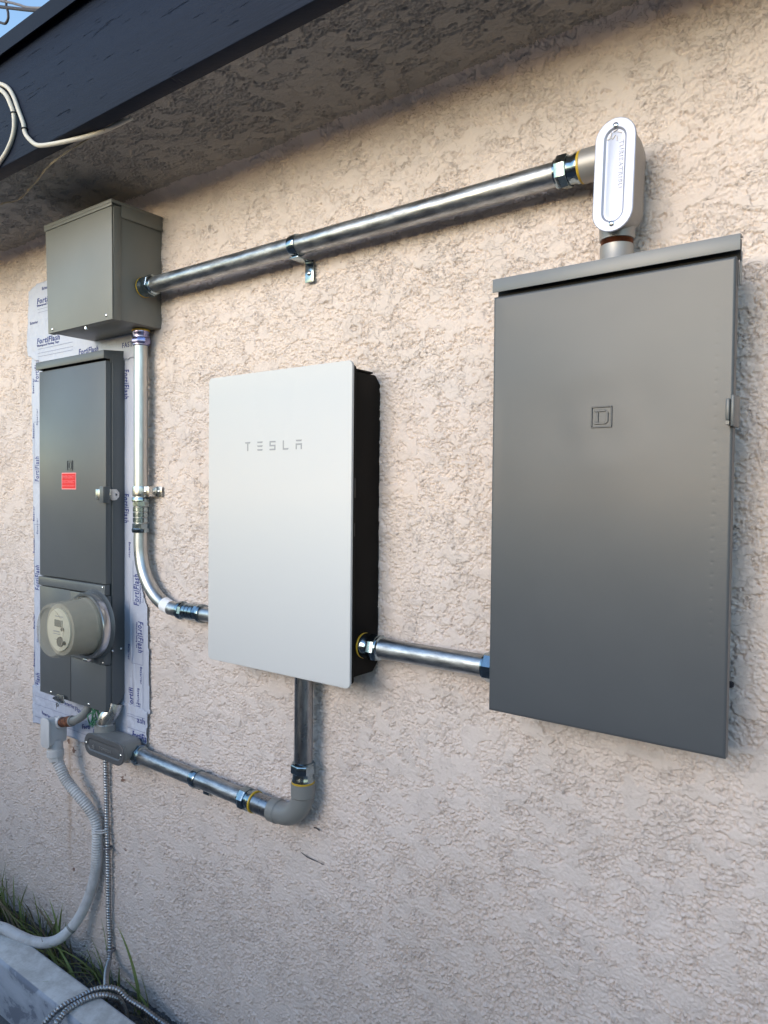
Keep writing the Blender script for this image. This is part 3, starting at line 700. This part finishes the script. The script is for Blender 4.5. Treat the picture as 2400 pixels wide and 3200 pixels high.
fprint(s_bot, 'Exterior', .014, -2.20, -.70, -4, dy=-.0022); fprint(s_bot, 'Exterior', .015, -2.07, -.645, -4, dy=-.0022); fprint(s_bot, 'Forti', .020, -2.12, -.705, -4, dy=-.0022)
fprint(s_bot, 'Flash', .020, -2.01, -.655, -4, dy=-.0022); fprint(s_bot, 'Exterior', .014, -1.915, -.700, -4, dy=-.0022); fprint(s_bot, 'Forti', .018, -1.97, -.700, 10, dy=-.0022)
fprint(s_bot, 'FortiFla', .026, -1.722, -.672, -2, dy=-.0022, width=.062); fprint(s_bot, 'ash', .024, -1.700, -.628, 0, dy=-.0022)
def rule(par_, x, z, Lx, Lz, dy=0, m_=None):
    me = grid_mesh('printed_rule', np.linspace(x, x+Lx, max(2, int(Lx/.004)+2)), np.linspace(z, z+Lz, max(2, int(Lz/.004)+2)), lambda U, V: np.stack([U, ty-.0003+dy+fold(U, V), V+H], -1))
    return me
rules = NB()
def addrule(x, z, Lx, Lz, dy=0):
    me = rule(None, x, z, Lx, Lz, dy); me.transform(Matrix.Translation((0, 0, -H))); rules.from_mesh(me); bpy.data.meshes.remove(me)
for z in (.555, .433, .420, .545, .410): addrule(-2.215, z, .20, .0012, -.003)
for x, z in ((-2.245, -.30), (-2.245, .02), (-2.245, -.62)):
    addrule(x, z, .0012, .19); addrule(x, z, .04, .0012); addrule(x, z+.19, .04, .0012)
for x, z in ((-1.722, -.47), (-1.722, -.60), (-1.722, -.30)):
    addrule(x, z, .0012, .11, -.001); addrule(x, z, .045, .0012, -.001); addrule(x+.045, z, .0012, .11, -.001)
for z in (-.650, -.676, -.715): addrule(-2.24, z, .30, .0012, -.0022)
for z in (-.612, -.618, -.650): addrule(-1.745, z, .08, .0014, -.0022)
me = bpy.data.meshes.new('printed_rules'); rules.to_mesh(me); rules.free(); me.transform(Matrix.Translation((0, 0, H)))
add_mesh('printed_rules', me, M_INKPALE, fl)

# ------------------------------------------------------------------ conduit runs
def pipe(parent, pts, rad, m_, name='pipe', seg=36):
    b = NB(); tube(b, [Vector(p) for p in pts], rad, seg); return obj(name, b, m_, parent)
# upper run
t = thing('conduit', (-1.03, 1.12, .49), 'long galvanised conduit sloping in view from the junction box to the aluminium elbow', 'conduit', 'metal conduit runs')
A = Vector((-1.607, 1.122, .5155)); B = Vector((-.452, 1.130, .5245)); d = (B-A).normalized()
pipe(t, [A+d*.006, B-d*.006], .0200, M_EMT); connector(t, A+d*.0025, d, .0200); connector(t, B-d*.0025, -d, .0200)
b = NB(); c = A+d*((-1.078-A.x)/d.x)
lathe(b, c-d*.010, d, [(0, .0200), (0, .0222), (.003, .0232), (.017, .0232), (.020, .0222), (.020, .0200)], 44)
box(b, c.x-.012, c.x+.012, 1.1655, 1.1685, .452, .4990, .001); box(b, c.x-.012, c.x+.012, 1.118, 1.1685, .4920, .4955, .001)
sp_ = obj('strap', b, M_ZINC, t); screw(sp_, (c.x, 1.1655, .472), (0, -1, 0), .0055)
# left run with bend
t = thing('conduit', (-1.65, 1.145, -.30), 'galvanised conduit bending from under the junction box into the white box', 'conduit', 'metal conduit runs')
vx, vy = -1.6545, 1.1475
pipe(t, [(vx, vy, .413), (vx, vy, -.098)], .0180, M_EMTV, seg=40)
connector(t, (vx, vy, .4165), (0, 0, -1), .0180, m_=metal('purple_zinc', (.36, .36, .62), .2, .3))
RB = .152; zc = -.146; cx_ = vx+RB
arc = [Vector((vx, vy, -.03))]+[Vector((cx_-RB*math.cos(a), vy, zc-RB*math.sin(a))) for a in [R(90*k/20) for k in range(21)]]+[Vector((-1.305, vy, zc-RB))]
pipe(t, arc, .0182, M_EMTV, 'bend', 40)
coupling(t, (vx, vy, -.018), (0, 0, -1), .0180, .092); coupling(t, (-1.490, vy, zc-RB), (1, 0, 0), .0182, .090)
b = NB(); lathe(b, (vx, vy, .011), (0, 0, -1), [(0, .018), (0, .0205), (.003, .0212), (.023, .0212), (.026, .0205), (.026, .018)], 40)
box(b, vx+.016, vx+.040, vy-.006, vy-.003, -.015, .011, .001); box(b, vx+.040, vx+.062, 1.166, 1.169, -.015, .011, .001); box(b, vx+.038, vx+.041, vy-.005, 1.168, -.015, .011, .001)
sp_ = obj('strap', b, M_STEEL, t)
screw(sp_, (vx+.028, vy-.006, -.002), (0, -1, 0), .0048); screw(sp_, (vx+.050, 1.166, -.002), (0, -1, 0), .0048)
b = NB(); aa = [R(90*k/20) for k in (15.6, 16.2, 16.8, 17.4, 18)]
tube(b, [Vector((cx_-RB*math.cos(a), vy, zc-RB*math.sin(a))) for a in aa], .0185, 40, False)
lb_ = obj('paper_label', b, M_WHITEPAPER, t)
# right short run
t = thing('conduit', (-.75, 1.13, -.33), 'short galvanised conduit between the white box and the large grey panel', 'conduit', 'metal conduit runs')
pipe(t, [(-.886, 1.130, -.3035), (-.572, 1.130, -.3035)], .0200, M_EMT)
connector(t, (-.8893, 1.130, -.3035), (1, 0, 0), .0200); connector(t, (-.5745, 1.130, -.3035), (-1, 0, 0), .0200, False)
# lower run with elbow
t = thing('conduit', (-1.35, 1.14, -.72), 'conduit run under the white box turning left through a grey elbow', 'conduit', 'metal conduit runs')
ex, ey = -1.0615, 1.140
pipe(t, [(ex, ey, -.358), (ex, ey, -.612)], .0200, M_DARKTUBE); connector(t, (ex, ey, -.6225), (0, 0, 1), .0200)
b = NB(); zl = -.7080; RE = .062
el = [Vector((ex, ey, -.624)), Vector((ex, ey, -.632))]+[Vector((ex-RE+RE*math.cos(a), ey, zl+RE-RE*math.sin(a))) for a in [R(90*k/14) for k in range(15)]]+[Vector((-1.150, ey, zl-.0005))]
def er(s): return .0255 if s < .018 else .0245
tube(b, el, .0240, 40); lathe(b, (ex, ey, -.6245), (0, 0, -1), [(0, .019), (0, .0262), (.028, .0262), (.031, .024)], 40); lathe(b, (-1.1535, ey, zl), (1, 0, 0), [(0, .019), (0, .0262), (.020, .0262), (.023, .024)], 40)
obj('elbow', b, M_BODY, t)
E0 = Vector((-1.150, ey, zl)); E1 = Vector((-1.684, 1.140, -.6975)); d = (E1-E0).normalized()
def on(x): return E0+d*((x-E0.x)/d.x)
b = NB(); cyl(b, on(-1.150), on(-1.206), .0225, 40, 0, .001); obj('nipple', b, M_DARKTUBE, t)
connector(t, on(-1.2085), d, .0200); pipe(t, [on(-1.213), on(-1.676)], .0200, M_EMT); connector(t, on(-1.6795), -d, .0200)
b = NB(); lathe(b, on(-1.404), d, [(0, .0200), (0, .0225), (.003, .0235), (.017, .0235), (.020, .0225), (.020, .0200)], 44)
box(b, -1.424, -1.402, 1.166, 1.169, -.752, -.725, .001); box(b, -1.424, -1.402, 1.138, 1.168, -.7285, -.7255, .001); obj('strap', b, M_ZINC, t)

# ------------------------------------------------------------------ conduit bodies
t = thing('conduit_fitting', (-.39, 1.13, .36), 'bright aluminium conduit elbow standing on the large grey panel', 'conduit body')
body, cov = lb_body(t, -.3870, .4800, 1.085, .168, .0615, R(-1.5), .078, M_ALU, M_ALUSIDE)
b = NB(); cyl(b, (-.452, 1.130, .5245), (-.405, 1.130, .5245), .0262, 40, 0, .001); obj('hub', b, M_ALUSIDE, t)
b = NB(); lathe(b, (-.396, 1.130, .440), (0, 0, -1), [(0, .030), (.018, .0275), (.044, .0262), (.0445, .021)], 44)
obj('hub', b, M_ALUSIDE, t)
b = NB(); lathe(b, (-.396, 1.130, .3960), (0, 0, -1), [(k*.0022/2, .0235+(.0008 if k % 2 else 0)) for k in range(9)], 44); obj('threaded_nipple', b, M_COPPER, t)
b = NB(); lathe(b, (-.396, 1.130, .3872), (0, 0, -1), [(0, .021), (0, .0252), (.020, .0255), (.031, .031), (.034, .031)], 44); obj('roof_hub', b, M_ALUSIDE, t)
text('raised_lettering', 'TURIEATRIBU', .0085, -.3795, 1.0868, .530, M_ALU, cov, 270-1.5, ext=.0005, width=.070)
b = NB()
for (x, z, a) in ((-.386, .545, 20), (-.392, .541, 80), (-.380, .541, -30), (-.388, .536, 50), (-.395, .535, 10), (-.383, .534, 95)):
    dx_, dz_ = math.cos(R(a))*.0035, math.sin(R(a))*.0035
    prism_y(b, [(x-dx_, z-dz_), (x+dx_, z+dz_), (x+dx_-dz_*.35, z+dz_+dx_*.35), (x-dx_-dz_*.35, z-dz_+dx_*.35)], 1.0862, 1.0875)
obj('raised_emblem', b, M_ALUSIDE, cov)

t = thing('conduit_fitting', (-1.73, 1.13, -.72), 'dark grey conduit body with long oval cover under the meter cabinet', 'conduit body')
body, cov = lb_body(t, -1.7290, -.6845, 1.085, .182, .0600, R(90), .078, M_BODYDARK, M_BODY)
b = NB(); lathe(b, (-1.792, 1.130, -.672), (0, 0, 1), [(0, .032), (.008, .0285), (.030, .0275), (.0305, .023), (.022, .022)], 44); obj('hub', b, M_BODY, t)
b = NB(); lathe(b, (-1.690, 1.140, -.6973), (1, 0, 0), [(-.03, .034), (.002, .030), (.0095, .0262), (.010, .02)], 44); obj('hub', b, M_BODY, t)
text('raised_lettering', 'TOPRILIA', .0105, -1.752, 1.0868, -.690, M_ALUSIDE, cov, 0, ext=.0005, width=.055)
text('raised_emblem', '*', .030, -1.786, 1.0868, -.705, M_ALUSIDE, cov, 0, ext=.0005)
t = thing('offset_nipple', (-1.785, 1.135, -.645), 'shiny offset nipple joining the meter cabinet to the dark grey conduit body', 'pipe nipple')
b = NB(); tube(b, smoothpath([(-1.792, 1.130, -.650), (-1.791, 1.130, -.640), (-1.786, 1.134, -.622), (-1.778, 1.144, -.604), (-1.776, 1.150, -.585)], .004), .0225, 40); obj('tube', b, M_STEEL, t)
b = NB(); lathe(b, (-1.792, 1.130, -.644), (0, 0, 1), [(0, .022), (0, .0262), (.004, .0262), (.005, .022)], 40); obj('locknut', b, M_STEEL, t)

t = thing('conduit_fitting', (-2.01, 1.10, -.78), 'pale grey angled conduit body at the cabinet bottom left, holding the flexible conduit', 'conduit body')
b = NB()
def rg(y, s): return [Vector((-2.014+(x+2.014)*s, y, -.700+(z+.700)*s)) for x, z in rounded(-2.036, -1.992, -.741, -.659, .012, 6)]
loft(b, [rg(1.0838, .96), rg(1.090, .96), rg(1.120, .93), rg(1.135, .82), rg(1.138, .6)]); obj('body', b, M_LIGHTBODY, t)
b = NB(); prism_y(b, rounded(-2.0375, -1.9905, -.743, -.657, .013, 6), 1.078, 1.0835, .0016); obj('cover', b, M_LIGHTBODY, t)
b = NB(); lathe(b, (-2.013, 1.108, -.725), (.10, 0, -1), [(0, .0225), (.028, .0215), (.030, .0235), (.048, .0235), (.049, .0215)], 40); obj('hub', b, M_LIGHTBODY, t)
b = NB(); lathe(b, (-1.996, 1.115, -.6745), (1, 0, .26), [(-.015, .019), (.006, .0175), (.012, .0165), (.012, .012)], 36); obj('hub', b, M_LIGHTBODY, t)
b = NB(); lathe(b, (-2.009, 1.109, -.766), (.18, 0, -1), [(0, .0185), (.001, .0205), (.020, .0200), (.022, .0160)], 8, .3); obj('gland_nut', b, M_LIGHTBODY, t)
t = thing('rusty_nipple', (-1.95, 1.115, -.68), 'rusty brown threaded nipple beside the pale grey conduit body', 'pipe nipple')
b = NB(); lathe(b, (-1.986, 1.115, -.6715), (1, 0, .27), [(k*.0025, .0135+(.0006 if k % 2 else 0)) for k in range(12)]+[(.030, .0150), (.052, .0155), (.056, .0135), (.0565, .010)], 36); obj('thread', b, M_RUST, t)
b = NB(); tube(b, smoothpath([(-1.935, 1.115, -.6575), (-1.915, 1.117, -.651), (-1.893, 1.121, -.638), (-1.876, 1.127, -.619), (-1.870, 1.132, -.596)], .004), .0118, 28)
lathe(b, (-1.934, 1.115, -.6575), (1, 0, .27), [(0, .010), (0, .0148), (.005, .0148), (.006, .0118)], 28); obj('curved_stub', b, M_BODY, t)
t = thing('ground_wire', (-1.83, 1.11, -.66), 'green frayed wire bundle under the meter cabinet', 'wire')
b = NB(); rg_ = random.Random(3)
for k in range(9):
    p = Vector((-1.838+rg_.uniform(-.012, .012), 1.125, -.598)); pts = [p]
    for j in range(6): p = p+Vector((rg_.uniform(-.012, .012), rg_.uniform(-.008, .006), -.009)); pts.append(p.copy())
    tube(b, smoothpath(pts, .003), .0018, 6)
obj('strands', b, M_MOSS, t)

# ------------------------------------------------------------------ flexible conduit and armoured cable
FLEX = [(-2.003, 1.110, -.785), (-1.992, 1.112, -.800), (-1.972, 1.117, -.832), (-1.938, 1.125, -.862), (-1.908, 1.14, -.895), (-1.886, 1.155, -.934), (-1.879, 1.160, -.969), (-1.879, 1.160, -1.023), (-1.887, 1.160, -1.091), (-1.902, 1.155, -1.152), (-1.925, 1.148, -1.207), (-1.945, 1.135, -1.250), (-1.958, 1.115, -1.276), (-1.970, 1.090, -1.2915), (-1.992, 1.066, -1.297), (-2.033, 1.047, -1.2975), (-2.083, 1.033, -1.293), (-2.124, 1.020, -1.284), (-2.20, 1.005, -1.284), (-2.40, 1.00, -1.284), (-2.9, 1.00, -1.284)]
t = thing('flexible_conduit', (-1.90, 1.14, -1.30), 'thick pale grey ribbed flexible conduit curving down to the kerb', 'flexible conduit')
b = NB()
def fr(s):
    k = min(1, max(0, (.40-s)/.12)); return .0147+.0011*k*math.sin(s*2*PI/.0075)
tube(b, smoothpath(FLEX, .0015), fr, 24); obj('sleeve', b, M_PLUG, t)
b = NB(); q = smoothpath(FLEX, .0015); cut = min(range(len(q)), key=lambda i: (q[i]-Vector((-1.955, 1.122, -1.268))).length)
tube(b, q[cut-3:cut+3], .0152, 24); obj('joint_band', b, M_BODY, t)
def ribbed(s): return .0056+.0022*abs(math.sin(s*PI/.0078))
t = thing('armoured_cable', (-1.83, 1.165, -1.40), 'thin spiral metal cable hanging straight down beside the flexible conduit', 'armoured cable')
MC = [(-1.828, 1.150, -.700), (-1.838, 1.160, -.745), (-1.843, 1.165, -.80), (-1.841, 1.165, -.861), (-1.838, 1.165, -.947), (-1.834, 1.165, -1.015), (-1.832, 1.165, -1.119), (-1.830, 1.165, -1.206), (-1.823, 1.165, -1.285), (-1.805, 1.150, -1.315), (-1.762, 1.115, -1.315), (-1.690, 1.068, -1.297)]
b = NB(); tube(b, smoothpath(MC, .0014), ribbed, 12); obj('armour', b, M_MC, t)
t = thing('armoured_cable', (-1.70, .96, -1.40), 'loose spiral metal cable looping over the kerb and trailing right along the wall', 'armoured cable')
ML = [(-1.735, .88, -1.44), (-1.724, .915, -1.335), (-1.709, .937, -1.302), (-1.703, .963, -1.292), (-1.701, .999, -1.2925), (-1.695, 1.036, -1.2915), (-1.672, 1.060, -1.289), (-1.650, 1.078, -1.296), (-1.628, 1.092, -1.318), (-1.588, 1.110, -1.336), (-1.553, 1.120, -1.350), (-1.520, 1.132, -1.364), (-1.42, 1.145, -1.380), (-1.2, 1.15, -1.385), (-.9, 1.15, -1.388)]
b = NB(); tube(b, smoothpath(ML, .0016), ribbed, 12); obj('armour', b, M_MC, t)
t = thing('armoured_cable', (-1.68, .97, -1.40), 'shorter spiral metal cable crossing the kerb beneath the other loop', 'armoured cable')
ML2 = [(-1.68, .86, -1.45), (-1.665, .905, -1.315), (-1.672, .935, -1.294), (-1.683, .962, -1.293), (-1.682, 1.000, -1.293), (-1.670, 1.032, -1.293), (-1.655, 1.055, -1.300), (-1.652, 1.085, -1.330), (-1.66, 1.11, -1.39)]
b = NB(); tube(b, smoothpath(ML2, .0016), ribbed, 12); obj('armour', b, M_MC, t)
t = thing('cable_tie', (-1.862, 1.16, -.97), 'white plastic tie holding the flexible conduit to the metal cable', 'cable tie')
b = NB()
for z in (-.962, -.969): tube(b, [Vector((-1.8605+.027*math.cos(a), 1.162+.0185*math.sin(a), z+.004*math.cos(a))) for a in [2*PI*k/36 for k in range(37)]], .0022, 8, False)
obj('band', b, M_LIGHTBODY, t)
for z, lab in ((-1.012, 'dark tie with a curled end on the upright metal cable, halfway down'), (-1.300, 'dark tie on the upright metal cable just above the grass')):
    t = thing('cable_tie', (-1.834, 1.165, z), lab, 'cable tie', 'dark ties on the upright cable')
    xc = -1.834 if z > -1.1 else -1.819
    b = NB(); tube(b, [Vector((xc+.0105*math.cos(a), 1.165+.0105*math.sin(a), z)) for a in [2*PI*k/24 for k in range(25)]], .0026, 8, False)
    tube(b, smoothpath([(xc+.009, 1.158, z), (xc+.018, 1.152, z+.004), (xc+.022, 1.152, z-.002), (xc+.018, 1.154, z-.006)], .002), .0022, 8); obj('band', b, M_UTIL2, t)

# ------------------------------------------------------------------ cables on the fascia, string, utility cable
yb = .8395
CA = [(-1.90, yb, .99), (-1.80, yb, .962), (-1.760, yb, .948), (-1.723, yb, .927), (-1.697, yb, .899), (-1.675, yb, .862), (-1.653, yb, .825), (-1.645, yb, .801), (-1.619, yb, .777), (-1.590, yb+.001, .760), (-1.545, .846, .7520), (-1.490, .862, .7520), (-1.44, .876, .7540), (-1.395, .889, .760), (-1.33, .900, .768)]
CB = [(-1.90, yb-.008, .975), (-1.80, yb-.008, .950), (-1.757, yb-.008, .934), (-1.720, yb-.007, .908), (-1.700, yb-.006, .880), (-1.6905, yb-.003, .854), (-1.697, yb, .821), (-1.720, yb, .792), (-1.761, yb, .770), (-1.84, yb, .745), (-1.95, yb, .74)]
CABLE_LAB = ('cream cable crossing the navy fascia and tucking under the eave', 'cream cable looping back down the navy fascia')
for P_, lab in ((CA, CABLE_LAB[0]), (CB, CABLE_LAB[1])):
    t = thing('cable', P_[4], lab, 'cable', 'cream cables on the fascia'); b = NB(); tube(b, smoothpath(P_, .006), .0048, 14); obj('sheath', b, M_CABLE, t)
    b = NB(); c0 = Vector((-1.6485, yb, .812)) if P_ is CA else Vector((-1.6905, yb-.003, .858))
    tube(b, [c0+Vector((.0062*math.cos(a), .0062*math.sin(a), .001*math.cos(a))) for a in [2*PI*k/16 for k in range(17)]], .0012, 6, False); obj('staple', b, M_BLACK, t)
t = thing('string', (-1.75, .93, .75), 'thin pale string hanging along the soffit from the fascia', 'string')
b = NB(); sg = [(-1.401, .884, .757), (-1.472, .883, .754), (-1.533, .882, .750), (-1.597, .890, .752), (-1.676, .905, .754), (-1.767, .930, .756), (-1.827, .942, .755), (-1.887, .957, .756), (-1.945, .961, .757), (-1.994, .949, .757), (-2.3, .93, .757)]
tube(b, smoothpath(sg, .006), lambda s: .0017+.0006*math.sin(s*90), 8); obj('strand', b, M_TWINE, t)
t = thing('utility_cable', (-9, 5, 6), 'dark service cable crossing the sky above the roof edge', 'cable')
# far cable above the roof line, with a drooping loop
k = 7.0
def far(x, z, y=.6, s=k): return Vector((x*s, y*s, z*s))
b = NB(); tube(b, smoothpath([far(-1.60, .955), far(-1.257, .8040), far(-1.14, .7530), far(-.95, .675)], .08), .018, 12); obj('wire', b, M_UTIL, t)
b = NB(); tube(b, smoothpath([far(-1.60, .975), far(-1.257, .8140), far(-1.20, .786), far(-1.14, .7570), far(-.95, .690)], .08), .014, 12); obj('messenger_wire', b, M_UTIL2, t)
b = NB(); tube(b, smoothpath([far(-1.30, .90), far(-1.243, .81+.006), far(-1.236, .797), far(-1.230, .784), far(-1.2295, .776), far(-1.238, .770), far(-1.260, .780), far(-1.33, .82)], .03), .014, 12); obj('drip_loop', b, M_UTIL, t)
b = NB(); cyl(b, far(-1.60, .955)+Vector((0, 0, 1.2)), far(-1.60, .955)-Vector((0, 0, 8.2)), .13, 16); obj('pole', b, M_UTIL2, t)

# ------------------------------------------------------------------ grass along the wall foot
def blade(bm, p, h, lean, wd, bend):
    n = 7; side = Vector((-lean.y, lean.x, 0))
    if side.length < 1e-4: side = Vector((1, 0, 0))
    side.normalize(); prev = None
    side = (side+Vector((random.uniform(-.5, .5), random.uniform(-.5, .5), 0))).normalized()
    for i in range(n+1):
        t_ = i/n; c = p+Vector((lean.x*h*(t_**1.6)*bend, lean.y*h*(t_**1.6)*bend, h*(t_-.25*bend*t_*t_)))
        w_ = wd*(1-t_**2.2)*.5+.0002; f_ = Vector((0, -.25*w_, 0))
        a = bm.verts.new(c-side*w_); q_ = bm.verts.new(c+f_); b2 = bm.verts.new(c+side*w_)
        if prev: bm.faces.new((prev[0], prev[1], q_, a)); bm.faces.new((prev[1], prev[2], b2, q_))
        prev = (a, q_, b2)
gr = NB(); dr = NB()
def tuft(bm, x0, x1, n, h0, h1, y0=1.07, y1=1.165, wd=(.003, .007), bl=(.2, 1.0)):
    for _ in range(n):
        p = Vector((random.uniform(x0, x1), random.uniform(y0, y1), -1.402)); a = random.uniform(-PI, .2)
        lean = Vector((math.cos(a), min(.15, math.sin(a)), 0)); h = random.uniform(h0, h1)
        bd_ = random.uniform(*bl); 
        if p.y+lean.y*h*bd_ > 1.168: lean.y = (1.166-p.y)/max(.01, h*bd_)
        blade(bm, p, h, lean, random.uniform(*wd), bd_)
tuft(gr, -2.50, -2.22, 18, .05, .12); tuft(gr, -2.50, -2.24, 26, .15, .23, 1.10, 1.16, (.003, .005), (.1, .6)); tuft(gr, -2.44, -2.38, 6, .15, .215); tuft(gr, -2.22, -2.03, 20, .05, .12); tuft(gr, -2.22, -2.03, 14, .12, .20, 1.10, 1.16, (.003, .006), (.1, .8)); tuft(gr, -2.12, -2.08, 4, .14, .20, 1.13, 1.16, (.005, .008), (.1, .5))
tuft(gr, -2.03, -1.80, 34, .06, .15, 1.07, 1.165, (.004, .009), (.7, 1.3)); tuft(gr, -1.86, -1.78, 8, .10, .16, 1.13, 1.165, (.003, .005), (.2, .7)); tuft(gr, -1.78, -1.60, 14, .05, .11, 1.11, 1.165)
tuft(dr, -2.50, -1.98, 60, .05, .19); tuft(dr, -2.00, -1.50, 60, .03, .11, 1.09, 1.165, (.002, .004)); tuft(dr, -1.6, -1.35, 16, .03, .07, 1.12, 1.165, (.002, .004))
tuft(gr, -1.45, -.2, 16, .04, .09, 1.12, 1.165)
for (p, tip, wd) in (((-1.66, 1.15, -1.40), (-1.757, 1.150, -1.172), .008), ((-1.66, 1.155, -1.40), (-1.780, 1.163, -1.18), .003), ((-1.80, 1.15, -1.40), (-1.862, 1.163, -1.195), .003), ((-2.03, 1.14, -1.40), (-2.148, 1.14, -1.257), .010), ((-2.04, 1.14, -1.40), (-2.103, 1.14, -1.212), .008), ((-2.00, 1.06, -1.39), (-2.17, 1.00, -1.275), .006), ((-2.03, 1.05, -1.38), (-2.13, .965, -1.292), .008), ((-1.93, 1.07, -1.40), (-1.80, 1.02, -1.30), .009), ((-1.95, 1.08, -1.40), (-1.84, 1.03, -1.285), .009), ((-1.90, 1.08, -1.40), (-1.76, 1.05, -1.315), .008), ((-1.78, 1.13, -1.40), (-1.84, 1.12, -1.262), .004), ((-1.72, 1.14, -1.40), (-1.70, 1.14, -1.29), .005), ((-1.62, 1.15, -1.40), (-1.66, 1.15, -1.27), .005), ((-2.25, 1.13, -1.40), (-2.274, 1.13, -1.262), .008), ((-2.36, 1.13, -1.40), (-2.402, 1.14, -1.245), .007), ((-2.32, 1.14, -1.40), (-2.345, 1.15, -1.225), .005)):
    p = Vector(p); q_ = Vector(tip); lean = Vector((q_.x-p.x, q_.y-p.y, 0)); h = (q_.z-p.z); ln = lean.copy(); ln /= max(h, .01)
    blade(gr, p, h*1.12, ln, wd, .95)
g_ = obj('grass', gr, M_GRASS, base=(-2.0, 1.12, -1.40)); tag(g_, 'green grass blades growing between the kerb and the wall', 'grass', kind='stuff')
g_ = obj('dry_grass', dr, M_DRY, base=(-2.0, 1.12, -1.40)); tag(g_, 'dry straw-coloured grass among the green blades at the wall foot', 'dry grass', kind='stuff')

pb = NB(); rp = random.Random(5)
for _ in range(420):
    x = rp.uniform(-2.6, -1.1); y = rp.uniform(1.045, 1.168); r_ = rp.uniform(.0015, .006)
    bmesh.ops.create_icosphere(pb, subdivisions=1, radius=r_, matrix=Matrix.Translation((x, y, -1.398+.012*max(0, (y-1.12)/.06)+r_*.2)) @ Matrix.Rotation(rp.uniform(0, 3), 4, 'X') @ Matrix.Diagonal((1, rp.uniform(.5, 1), rp.uniform(.35, .8), 1)))
M_PEB = soil_mat('pebble', (.16, .15, .14), (.36, .34, .32)); g_ = obj('pebbles', pb, M_PEB, base=(-1.9, 1.1, -1.40)); tag(g_, 'small grey pebbles and grit in the gap behind the kerb', 'pebbles', kind='stuff')

# ------------------------------------------------------------------ small marks on the wall
b = NB(); tube(b, smoothpath([(-1.096, 1.1725, -.801), (-1.078, 1.1715, -.805), (-1.065, 1.172, -.806), (-1.048, 1.1715, -.806), (-1.030, 1.1725, -.808)], .004), lambda s: .0004+.0008*abs(math.sin(s*60)), 6)
t = thing('twig', (-1.08, 1.178, -.82), 'thin dark twig on the stucco, lower and longer of two below the elbow', 'twig'); obj('stem', b, M_UTIL, t)
b = NB(); tube(b, smoothpath([(-1.058, 1.1725, -.7345), (-1.050, 1.1715, -.733), (-1.042, 1.1725, -.7365)], .002), .0014, 6)
t = thing('twig', (-1.03, 1.178, -.76), 'tiny dark twig stuck on the stucco just beneath the grey elbow', 'twig'); obj('stem', b, M_UTIL, t)
b = NB(); lathe(b, (-.2290, 1.1795, -.2820), (0, -1, 0), [(0, .0055), (.0035, .0045), (.0038, 0)], 9); t = thing('wall_plug', (-.229, 1.178, -.286), 'small dark plug in the stucco right of the large grey panel', 'wall plug'); obj('plug', b, M_UTIL, t)
